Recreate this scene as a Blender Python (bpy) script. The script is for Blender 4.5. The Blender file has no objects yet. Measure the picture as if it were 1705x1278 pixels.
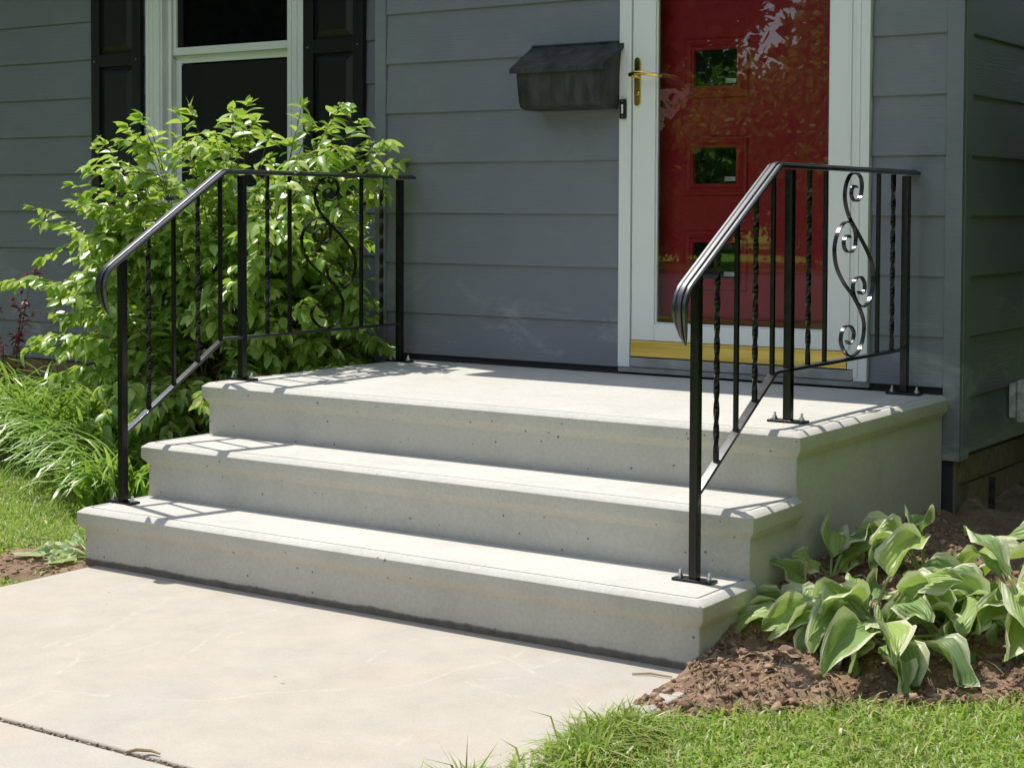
import bpy, math, random
import numpy as np
from mathutils import Vector, Matrix

rnd = random.Random(7)
nr = np.random.default_rng(7)
sc = bpy.context.scene
COL = sc.collection

# ------------------------------------------------------------------ camera
cam_d = bpy.data.cameras.new('camera')
cam = bpy.data.objects.new('camera', cam_d)
COL.objects.link(cam)
sc.camera = cam
cam_d.sensor_fit = 'HORIZONTAL'
cam_d.sensor_width = 36.0
cam_d.lens = 2786.66 / 1705 * 36
cam_d.shift_x = -(875.28 - 852.5) / 1705
cam_d.shift_y = (452.89 - 639) / 1705
cam_d.clip_start = 0.05
cam_d.clip_end = 2000
yaw, pit, rol = -0.593, -0.0369, 0.0043
fw = Vector((math.sin(yaw) * math.cos(pit), math.cos(yaw) * math.cos(pit), math.sin(pit)))
rt = Vector((math.cos(yaw), -math.sin(yaw), 0))
up = rt.cross(fw)
rt, up = rt * math.cos(rol) + up * math.sin(rol), up * math.cos(rol) - rt * math.sin(rol)
CAM = Vector((4.3504, -3.7707, 1.1865))
cam.matrix_world = Matrix(((rt.x, up.x, -fw.x, CAM.x), (rt.y, up.y, -fw.y, CAM.y), (rt.z, up.z, -fw.z, CAM.z), (0, 0, 0, 1)))

# ------------------------------------------------------------------ light
to_sun = Vector((-0.41, 0.113, 1.0)).normalized()
elev = math.asin(to_sun.z)
azim = math.atan2(to_sun.x, to_sun.y)
world = bpy.data.worlds.new('World')
sc.world = world
world.use_nodes = True
wn, wl = world.node_tree.nodes, world.node_tree.links
bg = wn['Background']
sky = wn.new('ShaderNodeTexSky')
sky.sky_type = 'NISHITA'
sky.sun_disc = False
sky.sun_elevation = elev
sky.sun_rotation = azim
sky.air_density = 1.0
sky.dust_density = 1.0
sky.ozone_density = 1.0
# fair-weather clouds, the same all round the sky
tc = wn.new('ShaderNodeTexCoord')
sep = wn.new('ShaderNodeSeparateXYZ')
wl.new(tc.outputs['Generated'], sep.inputs[0])
mx = wn.new('ShaderNodeMath'); mx.operation = 'ADD'; mx.inputs[1].default_value = 0.12
wl.new(sep.outputs['Z'], mx.inputs[0])
mm = wn.new('ShaderNodeMath'); mm.operation = 'MAXIMUM'; mm.inputs[1].default_value = 0.05
wl.new(mx.outputs[0], mm.inputs[0])
dv = wn.new('ShaderNodeVectorMath'); dv.operation = 'DIVIDE'
cb = wn.new('ShaderNodeCombineXYZ')
for k in range(3):
    wl.new(mm.outputs[0], cb.inputs[k])
wl.new(tc.outputs['Generated'], dv.inputs[0]); wl.new(cb.outputs[0], dv.inputs[1])
ns = wn.new('ShaderNodeTexNoise'); ns.inputs['Scale'].default_value = 0.9; ns.inputs['Detail'].default_value = 7
wl.new(dv.outputs[0], ns.inputs['Vector'])
cr = wn.new('ShaderNodeValToRGB')
cr.color_ramp.elements[0].position = 0.46; cr.color_ramp.elements[1].position = 0.66
wl.new(ns.outputs['Fac'], cr.inputs[0])
mixw = wn.new('ShaderNodeMixRGB'); mixw.inputs[2].default_value = (9.5, 9.8, 10.2, 1)
wl.new(cr.outputs[0], mixw.inputs[0]); wl.new(sky.outputs[0], mixw.inputs[1])
wl.new(mixw.outputs[0], bg.inputs[0])
bg.inputs[1].default_value = 0.13
sun_d = bpy.data.lights.new('sun', 'SUN')
sun_d.energy = 3.4
sun_d.angle = math.radians(0.53)
sun_d.color = (1.0, 0.955, 0.89)
sun = bpy.data.objects.new('sun', sun_d)
COL.objects.link(sun)
sun.location = to_sun * 40
sun.rotation_euler = to_sun.to_track_quat('Z', 'Y').to_euler()
vs = sc.view_settings
vs.view_transform = 'Standard'; vs.look = 'None'; vs.exposure = 0.6; vs.gamma = 1.0; vs.use_curve_mapping = False
sc.cycles.max_bounces = 10
sc.cycles.transparent_max_bounces = 12

# ------------------------------------------------------------------ helpers
def link_mesh(name, me, mat=None, parent=None, loc=None):
    o = bpy.data.objects.new(name, me)
    COL.objects.link(o)
    if mat and not me.materials:
        me.materials.append(mat)
    if parent is not None:
        o.parent = parent
        if parent.type == 'EMPTY':
            o.matrix_parent_inverse = Matrix.Translation(-parent.location)
        elif parent.get('_t') is not None:
            pass
    if loc is not None:
        o.location = loc
    return o

def tag(o, label=None, cat=None, group=None, kind=None):
    if label: o['label'] = label
    if cat: o['category'] = cat
    if group: o['group'] = group
    if kind: o['kind'] = kind
    return o

def thing(name, loc, label, cat, group=None):
    o = bpy.data.objects.new(name, None)
    COL.objects.link(o)
    o.location = loc
    o.empty_display_size = 0.1
    return tag(o, label, cat, group)

class MB:
    def __init__(s):
        s.v = []; s.f = []
    def box(s, x0, x1, y0, y1, z0, z1):
        b = len(s.v)
        s.v += [(x0, y0, z0), (x1, y0, z0), (x1, y1, z0), (x0, y1, z0), (x0, y0, z1), (x1, y0, z1), (x1, y1, z1), (x0, y1, z1)]
        s.f += [tuple(b + i for i in q) for q in ((0, 3, 2, 1), (4, 5, 6, 7), (0, 1, 5, 4), (1, 2, 6, 5), (2, 3, 7, 6), (3, 0, 4, 7))]
        return s
    def rings(s, rings, cap=True, closed=True):
        b = len(s.v); n = len(rings[0])
        for r in rings: s.v += [tuple(q) for q in r]
        for i in range(len(rings) - 1):
            for j in range(n if closed else n - 1):
                k = (j + 1) % n
                s.f.append((b + i * n + j, b + i * n + k, b + (i + 1) * n + k, b + (i + 1) * n + j))
        if cap:
            s.f.append(tuple(b + j for j in reversed(range(n))))
            s.f.append(tuple(b + (len(rings) - 1) * n + j for j in range(n)))
        return s
    def tube(s, pts, rad, n=6):
        pts = [Vector(q) for q in pts]
        rs = []
        ref = Vector((0.31, 0.22, 0.92))
        for i, q in enumerate(pts):
            t = (pts[min(i + 1, len(pts) - 1)] - pts[max(i - 1, 0)])
            if t.length < 1e-9: t = Vector((0, 0, 1))
            t.normalize()
            a = t.cross(ref)
            if a.length < 1e-3: a = t.cross(Vector((1, 0, 0)))
            a.normalize(); c = t.cross(a)
            r = rad[i] if hasattr(rad, '__len__') else rad
            rs.append([q + (a * math.cos(2 * math.pi * k / n) + c * math.sin(2 * math.pi * k / n)) * r for k in range(n)])
        return s.rings(rs)
    def build(s, name, mat, parent=None, smooth=False, bevel=0, seg=2):
        me = bpy.data.meshes.new(name)
        me.from_pydata([tuple(q) for q in s.v], [], s.f)
        me.update()
        o = link_mesh(name, me, mat, parent)
        if smooth: me.shade_smooth()
        if bevel:
            m = o.modifiers.new('bevel', 'BEVEL'); m.width = bevel; m.segments = seg; m.limit_method = 'ANGLE'; m.angle_limit = math.radians(40)
            me.shade_smooth()
            w = o.modifiers.new('wn', 'WEIGHTED_NORMAL'); w.keep_sharp = True
        return o

def bulk(name, tv, tf, tuv, mats3, locs, mat, parent=None, smooth=True):
    """many copies of a small template baked into one mesh; mats3 (N,3,3), locs (N,3)"""
    tv = np.asarray(tv, float); N = len(locs); V = len(tv)
    vv = (np.einsum('nij,vj->nvi', mats3, tv) + locs[:, None, :]).reshape(-1, 3)
    return bulk_raw(name, vv, tf, tuv, N, V, mat, parent, smooth)

def bulk_raw(name, vv, tf, tuv, N, V, mat, parent=None, smooth=True):
    lens = np.array([len(f) for f in tf]); flat = np.concatenate([np.array(f) for f in tf])
    L = len(flat); F = len(tf)
    me = bpy.data.meshes.new(name)
    me.vertices.add(N * V); me.vertices.foreach_set('co', vv.astype(np.float32).ravel())
    me.loops.add(N * L); me.loops.foreach_set('vertex_index', (flat[None, :] + (np.arange(N) * V)[:, None]).astype(np.int32).ravel())
    me.polygons.add(N * F)
    st = np.concatenate([[0], np.cumsum(lens)[:-1]])
    me.polygons.foreach_set('loop_start', (st[None, :] + (np.arange(N) * L)[:, None]).astype(np.int32).ravel())
    if tuv is not None:
        uv = me.uv_layers.new(name='UVMap')
        uvl = np.asarray(tuv, float)[flat]
        uv.data.foreach_set('uv', np.tile(uvl, (N, 1)).astype(np.float32).ravel())
    me.update(calc_edges=True); me.validate()
    if smooth: me.shade_smooth()
    return link_mesh(name, me, mat, parent)

def frames(dirs, norms):
    """rotation matrices with columns side, along, normal"""
    d = dirs / np.linalg.norm(dirs, axis=1, keepdims=True)
    s = np.cross(d, norms); s /= np.maximum(np.linalg.norm(s, axis=1, keepdims=True), 1e-6)
    n = np.cross(s, d)
    return np.stack([s, d, n], axis=2)

# ------------------------------------------------------------------ materials
class Mat:
    def __init__(s, name, col=(0.5, 0.5, 0.5), rough=0.6, spec=0.5, metal=0.0):
        s.m = bpy.data.materials.new(name); s.m.use_nodes = True
        s.t = s.m.node_tree; s.n = s.t.nodes; s.l = s.t.links
        s.b = s.n['Principled BSDF']
        s.b.inputs['Base Color'].default_value = (*col, 1)
        s.b.inputs['Roughness'].default_value = rough
        s.b.inputs['Specular IOR Level'].default_value = spec
        s.b.inputs['Metallic'].default_value = metal
        s._pos = None
    def new(s, t, **kw):
        n = s.n.new(t)
        for k, v in kw.items(): setattr(n, k, v)
        return n
    def pos(s):
        if s._pos is None:
            s._pos = s.n.new('ShaderNodeNewGeometry')
        return s._pos.outputs['Position']
    def island(s):
        s.pos(); return s._pos.outputs['Random Per Island']
    def uv(s):
        return s.n.new('ShaderNodeTexCoord').outputs['UV']
    def mapped(s, scale, vec=None, rot=(0, 0, 0), off=(0, 0, 0)):
        m = s.n.new('ShaderNodeMapping')
        m.inputs['Scale'].default_value = scale; m.inputs['Rotation'].default_value = rot; m.inputs['Location'].default_value = off
        s.l.new(vec if vec is not None else s.pos(), m.inputs['Vector'])
        return m.outputs[0]
    def noise(s, scale=5, detail=4, rough=0.55, vec=None, dist=0.0):
        n = s.n.new('ShaderNodeTexNoise')
        n.inputs['Scale'].default_value = scale; n.inputs['Detail'].default_value = detail
        n.inputs['Roughness'].default_value = rough; n.inputs['Distortion'].default_value = dist
        s.l.new(vec if vec is not None else s.pos(), n.inputs['Vector'])
        return n.outputs['Fac']
    def vor(s, scale=5, vec=None, feature='F1', out='Distance', rand=1.0):
        n = s.n.new('ShaderNodeTexVoronoi'); n.feature = feature
        n.inputs['Scale'].default_value = scale; n.inputs['Randomness'].default_value = rand
        s.l.new(vec if vec is not None else s.pos(), n.inputs['Vector'])
        return n.outputs[out]
    def ramp(s, fac, *stops):
        r = s.n.new('ShaderNodeValToRGB'); e = r.color_ramp.elements
        while len(e) < len(stops): e.new(0.5)
        for k, (p, c) in enumerate(stops):
            e[k].position = p
            e[k].color = (c, c, c, 1) if not hasattr(c, '__len__') else (*c, 1)
        s.l.new(fac, r.inputs[0])
        return r.outputs[0]
    def mix(s, fac, a, b, mode='MIX'):
        n = s.n.new('ShaderNodeMixRGB'); n.blend_type = mode
        for i, q in enumerate((fac, a, b)):
            if isinstance(q, (int, float)): n.inputs[i].default_value = q if i == 0 else (q, q, q, 1)
            elif isinstance(q, tuple): n.inputs[i].default_value = (*q, 1)
            else: s.l.new(q, n.inputs[i])
        return n.outputs[0]
    def math(s, op, a, b=0.0, c=None):
        n = s.n.new('ShaderNodeMath'); n.operation = op
        for i, q in enumerate((a, b) if c is None else (a, b, c)):
            if isinstance(q, (int, float)): n.inputs[i].default_value = q
            else: s.l.new(q, n.inputs[i])
        return n.outputs[0]
    def sepxyz(s, vec=None):
        n = s.n.new('ShaderNodeSeparateXYZ'); s.l.new(vec if vec is not None else s.pos(), n.inputs[0]); return n.outputs
    def color(s, c): s.l.new(c, s.b.inputs['Base Color']); return s
    def rough(s, c): s.l.new(c, s.b.inputs['Roughness']); return s
    def bump(s, h, strength=0.3, dist=0.01, prev=None):
        n = s.n.new('ShaderNodeBump'); n.inputs['Strength'].default_value = strength; n.inputs['Distance'].default_value = dist
        s.l.new(h, n.inputs['Height'])
        if prev is not None: s.l.new(prev, n.inputs['Normal'])
        s.l.new(n.outputs[0], s.b.inputs['Normal'])
        return n.outputs[0]
    def translucent(s, col, fac):
        tr = s.n.new('ShaderNodeBsdfTranslucent')
        if isinstance(col, tuple): tr.inputs[0].default_value = (*col, 1)
        else: s.l.new(col, tr.inputs[0])
        mx = s.n.new('ShaderNodeMixShader'); mx.inputs[0].default_value = fac
        s.l.new(s.b.outputs[0], mx.inputs[1]); s.l.new(tr.outputs[0], mx.inputs[2])
        s.l.new(mx.outputs[0], s.n['Material Output'].inputs[0])

def rnd_value(M):
    """one random number per leaf, whether it is an island of a mesh or an object of its own"""
    oi = M.n.new('ShaderNodeObjectInfo')
    return M.math('FRACT', M.math('ADD', M.island(), oi.outputs['Random']))

# concrete of the precast steps
M = Mat('precast_concrete', rough=0.85, spec=0.25)
px = M.sepxyz()
big = M.noise(1.7, 5, 0.6)
fine = M.noise(90, 3, 0.6)
c = M.ramp(big, (0.3, (0.50, 0.478, 0.425)), (0.7, (0.575, 0.553, 0.498)))
c = M.mix(0.35, c, M.ramp(fine, (0.3, (0.38, 0.365, 0.33)), (0.75, (0.62, 0.605, 0.56))), 'MIX')
stain = M.ramp(M.noise(5.5, 6, 0.7), (0.48, 0.0), (0.8, 1.0))
c = M.mix(M.math('MULTIPLY', stain, 0.5), c, (0.37, 0.35, 0.31))
# bug holes: small pits, only in some of the cells
vd = M.vor(34); vc = M.vor(34, out='Color')
pit_r = M.math('MULTIPLY', M.ramp(M.sepxyz(vc)[0], (0.45, 0.0), (1.0, 0.165)), 1.0)
hole = M.math('LESS_THAN', vd, pit_r)
geo = M._pos
nrm = M.sepxyz(geo.outputs['True Normal'])
side = M.math('LESS_THAN', M.math('ABSOLUTE', nrm[2]), 0.75)
hole_s = M.math('MULTIPLY', hole, M.math('MAXIMUM', side, 0.0))
c = M.mix(M.math('MULTIPLY', hole_s, 0.8), c, (0.13, 0.12, 0.11))
# damp old mortar smear along the foot, uneven edge
edge = M.math('ADD', 0.004, M.math('MULTIPLY', M.noise(4.5, 7, 0.7, vec=M.mapped((1, 0, 0))), 0.034))
smear = M.ramp(M.math('SUBTRACT', M.math('ADD', edge, M.math('MULTIPLY', M.noise(60, 4, 0.7), 0.006)), px[2]), (0.0, 0.0), (0.006, 1.0))
c = M.mix(M.math('MULTIPLY', smear, 0.9), c, M.ramp(M.noise(30, 3), (0.3, (0.085, 0.072, 0.057)), (0.7, (0.16, 0.135, 0.11))))
M.color(c)
broom = M.noise(1.0, 3, 0.7, vec=M.mapped((6, 420, 20)))
h = M.math('ADD', M.math('MULTIPLY', broom, M.math('MULTIPLY', M.math('GREATER_THAN', nrm[2], 0.9), 0.5)), M.math('MULTIPLY', fine, 0.35))
h = M.math('SUBTRACT', h, M.math('MULTIPLY', hole_s, 1.2))
M.bump(h, 0.3, 0.0025)
CONC = M.m

# walkway
M = Mat('walkway_concrete', rough=0.8, spec=0.25)
c = M.ramp(M.noise(1.1, 5, 0.6), (0.3, (0.395, 0.345, 0.275)), (0.5, (0.425, 0.38, 0.305)), (0.72, (0.46, 0.40, 0.31)))
rust = M.ramp(M.noise(2.3, 4, 0.6, vec=M.mapped((1, 1, 1), off=(3, 8, 0))), (0.52, 0.0), (0.74, 1.0))
c = M.mix(M.math('MULTIPLY', rust, 0.5), c, (0.54, 0.37, 0.25))
grey = M.ramp(M.noise(1.4, 5, 0.6, vec=M.mapped((1.6, 0.7, 1), off=(7.3, 1.6, 0), rot=(0, 0, 0.5))), (0.48, 0.0), (0.68, 1.0))
c = M.mix(M.math('MULTIPLY', grey, 0.6), c, (0.335, 0.325, 0.315))
mott = M.noise(6.5, 6, 0.7)
c = M.mix(0.5, c, M.ramp(mott, (0.3, (0.33, 0.29, 0.24)), (0.7, (0.50, 0.445, 0.365))))
# old scrape marks on the slab: each a short stroke (x0, y0, x1, y1, half width)
SCRAPES = [(0.816, -0.73, 0.712, -0.43, 0.0081), (0.712, -0.43, 0.618, -0.173, 0.0144), (0.965, -0.752, 0.98, -0.562, 0.0081), (0.909, -0.86, 0.965, -0.752, 0.0054), (1.184, -0.705, 1.035, -0.382, 0.0063), (1.153, -0.652, 1.095, -0.508, 0.0081), (1.0, -0.93, 0.878, -0.74, 0.0081), (1.118, -1.202, 1.106, -1.04, 0.0081), (1.106, -1.04, 1.239, -0.99, 0.0072), (1.344, -0.95, 1.474, -0.86, 0.0054), (1.467, -0.853, 1.555, -0.738, 0.0081), (1.555, -0.738, 1.673, -0.622, 0.0063), (0.977, -0.48, 0.966, -0.268, 0.0081), (1.099, -0.423, 1.088, -0.258, 0.0063), (1.08, -0.249, 1.071, -0.086, 0.0063), (0.971, -0.203, 0.973, -0.106, 0.0063), (1.242, -0.252, 1.351, -0.147, 0.0054), (0.782, -0.781, 0.743, -0.615, 0.0063), (1.802, -0.127, 1.955, -0.211, 0.009), (1.955, -0.211, 2.167, -0.291, 0.0099), (1.955, -0.211, 1.977, -0.047, 0.0072), (1.731, -0.606, 1.804, -0.47, 0.0063), (1.804, -0.47, 1.841, -0.183, 0.0081), (1.919, -0.365, 1.984, -0.295, 0.0081), (1.897, -0.393, 1.985, -0.417, 0.0072), (2.001, -0.43, 2.093, -0.425, 0.0072), (1.853, -0.147, 1.845, -0.025, 0.0072), (1.564, -0.404, 1.526, -0.262, 0.0063), (2.05, -0.872, 2.04, -0.809, 0.0081), (1.517, -0.15, 1.606, -0.058, 0.0054)]
wv = M.n.new('ShaderNodeTexNoise'); wv.inputs['Scale'].default_value = 5; wv.inputs['Detail'].default_value = 4
M.l.new(M.pos(), wv.inputs['Vector'])
wob_ = M.n.new('ShaderNodeVectorMath'); wob_.operation = 'MULTIPLY_ADD'; wob_.inputs[1].default_value = (0.10, 0.10, 0)
M.l.new(wv.outputs['Color'], wob_.inputs[0]); M.l.new(M.pos(), wob_.inputs[2])
flat = M.n.new('ShaderNodeVectorMath'); flat.operation = 'MULTIPLY_ADD'; flat.inputs[1].default_value = (1, 1, 0); flat.inputs[2].default_value = (-0.05, -0.05, 0)
M.l.new(wob_.outputs[0], flat.inputs[0])
acc = None
for x0, y0, x1, y1, hw in SCRAPES:
    pa = M.n.new('ShaderNodeVectorMath'); pa.operation = 'SUBTRACT'; pa.inputs[1].default_value = (x0, y0, 0); M.l.new(flat.outputs[0], pa.inputs[0])
    L2 = (x1 - x0) ** 2 + (y1 - y0) ** 2
    dt = M.n.new('ShaderNodeVectorMath'); dt.operation = 'DOT_PRODUCT'; dt.inputs[1].default_value = ((x1 - x0) / L2, (y1 - y0) / L2, 0); M.l.new(pa.outputs[0], dt.inputs[0])
    cl = M.n.new('ShaderNodeClamp'); M.l.new(dt.outputs['Value'], cl.inputs[0])
    sb = M.n.new('ShaderNodeVectorMath'); sb.operation = 'MULTIPLY_ADD'; sb.inputs[1].default_value = (x0 - x1, y0 - y1, 0)
    M.l.new(cl.outputs[0], sb.inputs[0]); M.l.new(pa.outputs[0], sb.inputs[2])
    ln_ = M.n.new('ShaderNodeVectorMath'); ln_.operation = 'LENGTH'; M.l.new(sb.outputs[0], ln_.inputs[0])
    d_ = M.math('DIVIDE', ln_.outputs['Value'], hw * 1.35)
    acc = d_ if acc is None else M.math('MINIMUM', acc, d_)
mark = M.ramp(acc, (0.0, 1.0), (1.0, 0.0))
rag = M.ramp(M.noise(24, 6, 0.8), (0.40, 0.0), (0.62, 1.0))
c = M.mix(M.math('MULTIPLY', M.math('MULTIPLY', M.math('MULTIPLY', mark, rag), M.ramp(M.noise(3.5, 3, 0.6), (0.35, 0.25), (0.65, 1.0))), 0.62), c, (0.64, 0.57, 0.49))
scuff = M.ramp(M.noise(1.0, 5, 0.7, vec=M.mapped((4, 16, 1), rot=(0, 0, -2.1))), (0.62, 0.0), (0.75, 1.0))
c = M.mix(M.math('MULTIPLY', scuff, 0.16), c, (0.62, 0.56, 0.48))
sp = M.math('LESS_THAN', M.vor(17), M.ramp(M.sepxyz(M.vor(17, out='Color'))[0], (0.86, 0.0), (1.0, 0.095)))
c = M.mix(M.math('MULTIPLY', sp, 0.75), c, (0.13, 0.11, 0.09))
gr = M.noise(160, 3, 0.6)
c = M.mix(0.18, c, M.ramp(gr, (0.3, 0.3), (0.7, 0.62)))
M.color(c)
M.bump(M.math('ADD', gr, M.math('MULTIPLY', M.noise(14, 4), 0.8)), 0.3, 0.003)
WALK = M.m

# painted lap siding
def siding(name, dust):
    M = Mat(name, rough=0.5, spec=0.35)
    g = M.noise(1.0, 4, 0.6, vec=M.mapped((5, 5, 190)))
    v = M.noise(1.6, 4, 0.6)
    c = M.ramp(v, (0.3, (0.182, 0.191, 0.216)), (0.7, (0.213, 0.222, 0.248)))
    c = M.mix(M.math('MULTIPLY', g, 0.25), c, (0.140, 0.150, 0.178))
    z = M.sepxyz()
    sm = M.ramp(M.noise(3.1, 6, 0.7, vec=M.mapped((1.0, 1, 1.8), rot=(0, 0.5, 0)), dist=0.6), (0.52, 0.0), (0.72, 1.0))
    low = M.ramp(z[2], (0.62, 1.0), (1.75, 0.12))
    c = M.mix(M.math('MULTIPLY', M.math('MULTIPLY', sm, low), dust), c, (0.44, 0.445, 0.45))
    M.color(c)
    M.rough(M.ramp(v, (0.3, 0.42), (0.7, 0.58)))
    M.bump(g, 0.4, 0.005)
    return M.m
SIDING = siding('blue_grey_siding_paint', 0.75)

M = Mat('white_paint', rough=0.38, spec=0.45)
M.color(M.mix(M.ramp(M.noise(3, 5, 0.65), (0.45, 0.0), (0.8, 0.35)), (0.80, 0.805, 0.78), (0.68, 0.68, 0.65)))
M.bump(M.noise(40, 2), 0.05, 0.002)
WHITE = M.m
M = Mat('black_shutter_vinyl', (0.012, 0.013, 0.014), rough=0.42, spec=0.4)
M.bump(M.noise(1.0, 3, 0.5, vec=M.mapped((160, 20, 7))), 0.12, 0.002)
BLACKV = M.m
M = Mat('black_gloss_iron', (0.005, 0.005, 0.0055), rough=0.3, spec=0.6)
M.rough(M.ramp(M.noise(30, 3), (0.35, 0.36), (0.7, 0.46)))
M.b.inputs['Coat Weight'].default_value = 0.45
M.b.inputs['Coat Roughness'].default_value = 0.1
M.bump(M.noise(55, 3), 0.05, 0.002)
RAIL_CAP = M.m
RAIL_CAP.name = 'high_sheen_black_iron'
M.b.inputs['Specular IOR Level'].default_value = 0.9  # same paint as the posts, specular raised for the highlight on sloped rails
M = Mat('black_gloss_iron', (0.004, 0.004, 0.0045), rough=0.22, spec=0.38)
M.rough(M.ramp(M.noise(30, 3), (0.35, 0.17), (0.7, 0.30)))
M.bump(M.noise(55, 3), 0.05, 0.002)
IRON = M.m
M = Mat('bolt_zinc', (0.62, 0.63, 0.65), rough=0.35, metal=1.0)
ZINC = M.m
M = Mat('brass', (0.83, 0.60, 0.19), rough=0.13, metal=1.0)
BRASS = M.m
M = Mat('brushed_brass_strip', (0.70, 0.53, 0.14), rough=0.34, metal=1.0)
M.color(M.ramp(M.noise(1.0, 2, 0.5, vec=M.mapped((1.5, 1, 55))), (0.3, (0.52, 0.38, 0.09)), (0.7, (0.78, 0.60, 0.19))))
KICK = M.m
M = Mat('red_door_paint', (0.44, 0.015, 0.030), rough=0.4, spec=0.3)
RED = M.m
M = Mat('grey_sill_metal', (0.33, 0.33, 0.32), rough=0.5, spec=0.4)
M.color(M.ramp(M.noise(9, 5, 0.65), (0.3, (0.22, 0.22, 0.21)), (0.7, (0.38, 0.38, 0.37))))
SILL = M.m
M = Mat('dark_glass', (0.004, 0.005, 0.005), rough=0.03, spec=0.4)  # opaque; the dark room behind the glass is put into the colour
DARKGL = M.m
M = Mat('insect_screen', (0.012, 0.013, 0.013), rough=0.55, spec=0.25)
SCREEN = M.m
M = Mat('door_glass', rough=0.0)
gl = M.n.new('ShaderNodeBsdfGlossy'); gl.inputs['Roughness'].default_value = 0.0
tp = M.n.new('ShaderNodeBsdfTransparent'); tp.inputs[0].default_value = (0.93, 0.95, 0.94, 1)
fr = M.n.new('ShaderNodeFresnel'); fr.inputs[0].default_value = 1.5
ms = M.n.new('ShaderNodeMixShader')
M.l.new(M.math('MINIMUM', M.math('MULTIPLY', fr.outputs[0], 1.75), 1.0), ms.inputs[0])
M.l.new(tp.outputs[0], ms.inputs[1]); M.l.new(gl.outputs[0], ms.inputs[2])
M.l.new(ms.outputs[0], M.n['Material Output'].inputs[0])
GLASS = M.m
M = Mat('mailbox_black_metal', rough=0.55, spec=0.4)
v = M.noise(9, 6, 0.7, dist=0.4)
st = M.noise(6, 5, 0.7, vec=M.mapped((2.2, 2.2, 0.5)))
M.color(M.mix(M.ramp(st, (0.42, 0.0), (0.66, 0.75)), M.ramp(v, (0.35, (0.014, 0.015, 0.015)), (0.7, (0.030, 0.030, 0.030))), (0.075, 0.075, 0.070)))
M.rough(M.ramp(v, (0.3, 0.42), (0.7, 0.7)))
MAILB = M.m
M = Mat('tan_brick', rough=0.9, spec=0.2)
oi = M.n.new('ShaderNodeObjectInfo')
c = M.ramp(oi.outputs['Random'], (0.0, (0.20, 0.145, 0.075)), (0.5, (0.27, 0.20, 0.11)), (1.0, (0.23, 0.185, 0.115)))
c = M.mix(M.ramp(M.noise(26, 5, 0.7), (0.4, 0.0), (0.75, 0.7)), c, (0.11, 0.085, 0.055))
M.color(c); M.bump(M.noise(60, 4), 0.5, 0.006)
BRICK = M.m
M = Mat('mortar', (0.20, 0.175, 0.135), rough=0.95, spec=0.1)
M.bump(M.noise(90, 3), 0.4, 0.004)
MORTAR = M.m
M = Mat('roof_shingle', rough=0.9, spec=0.2)
w = M.noise(1.0, 3, vec=M.mapped((9, 3, 60)))
M.color(M.ramp(w, (0.35, (0.085, 0.06, 0.05)), (0.65, (0.22, 0.155, 0.13))))
SHING = M.m
M = Mat('far_siding', (0.42, 0.36, 0.30), rough=0.7); FARW = M.m
M = Mat('wall_core', (0.05, 0.05, 0.055), rough=0.9); CORE = M.m
M = Mat('label_paper', (0.78, 0.78, 0.76), rough=0.6); PAPER = M.m
M = Mat('black_plastic', (0.01, 0.01, 0.011), rough=0.35); PLAST = M.m
M = Mat('weathered_white_plastic', rough=0.6)
M.color(M.ramp(M.noise(30, 5, 0.7), (0.35, (0.36, 0.35, 0.32)), (0.6, (0.66, 0.67, 0.65))))
OUTL = M.m
M = Mat('rusty_steel', rough=0.8, metal=0.3)
M.color(M.ramp(M.noise(40, 4), (0.4, (0.025, 0.022, 0.02)), (0.7, (0.07, 0.05, 0.038)))); RUST = M.m

# soil, lawn floor
M = Mat('garden_soil', rough=0.95, spec=0.15)
c = M.ramp(M.noise(7, 6, 0.65), (0.3, (0.16, 0.10, 0.065)), (0.55, (0.31, 0.21, 0.14)), (0.8, (0.47, 0.36, 0.26)))
c = M.mix(M.ramp(M.noise(70, 4), (0.45, 0.0), (0.8, 0.55)), c, (0.09, 0.055, 0.035))
M.color(c); M.bump(M.noise(45, 6, 0.7), 0.8, 0.02)
SOIL = M.m
M = Mat('soil_clods', rough=0.95, spec=0.15)
c = M.ramp(rnd_value(M), (0.0, (0.17, 0.105, 0.066)), (0.5, (0.33, 0.22, 0.145)), (0.985, (0.46, 0.32, 0.225)), (1.0, (0.52, 0.44, 0.36)))
M.color(M.mix(M.ramp(M.noise(55, 4), (0.4, 0.0), (0.8, 0.5)), c, (0.10, 0.06, 0.04))); M.bump(M.noise(90, 4, 0.7), 0.6, 0.008)
CLOD = M.m
M = Mat('lawn_floor', rough=0.95, spec=0.1)
c = M.ramp(M.noise(3.0, 6, 0.65), (0.3, (0.15, 0.30, 0.03)), (0.6, (0.20, 0.36, 0.045)), (0.8, (0.27, 0.33, 0.09)))
M.color(c); M.bump(M.noise(60, 4), 0.8, 0.03)
LAWNF = M.m
M = Mat('asphalt', (0.055, 0.055, 0.056), rough=0.9, spec=0.2); ASPH = M.m

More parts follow.
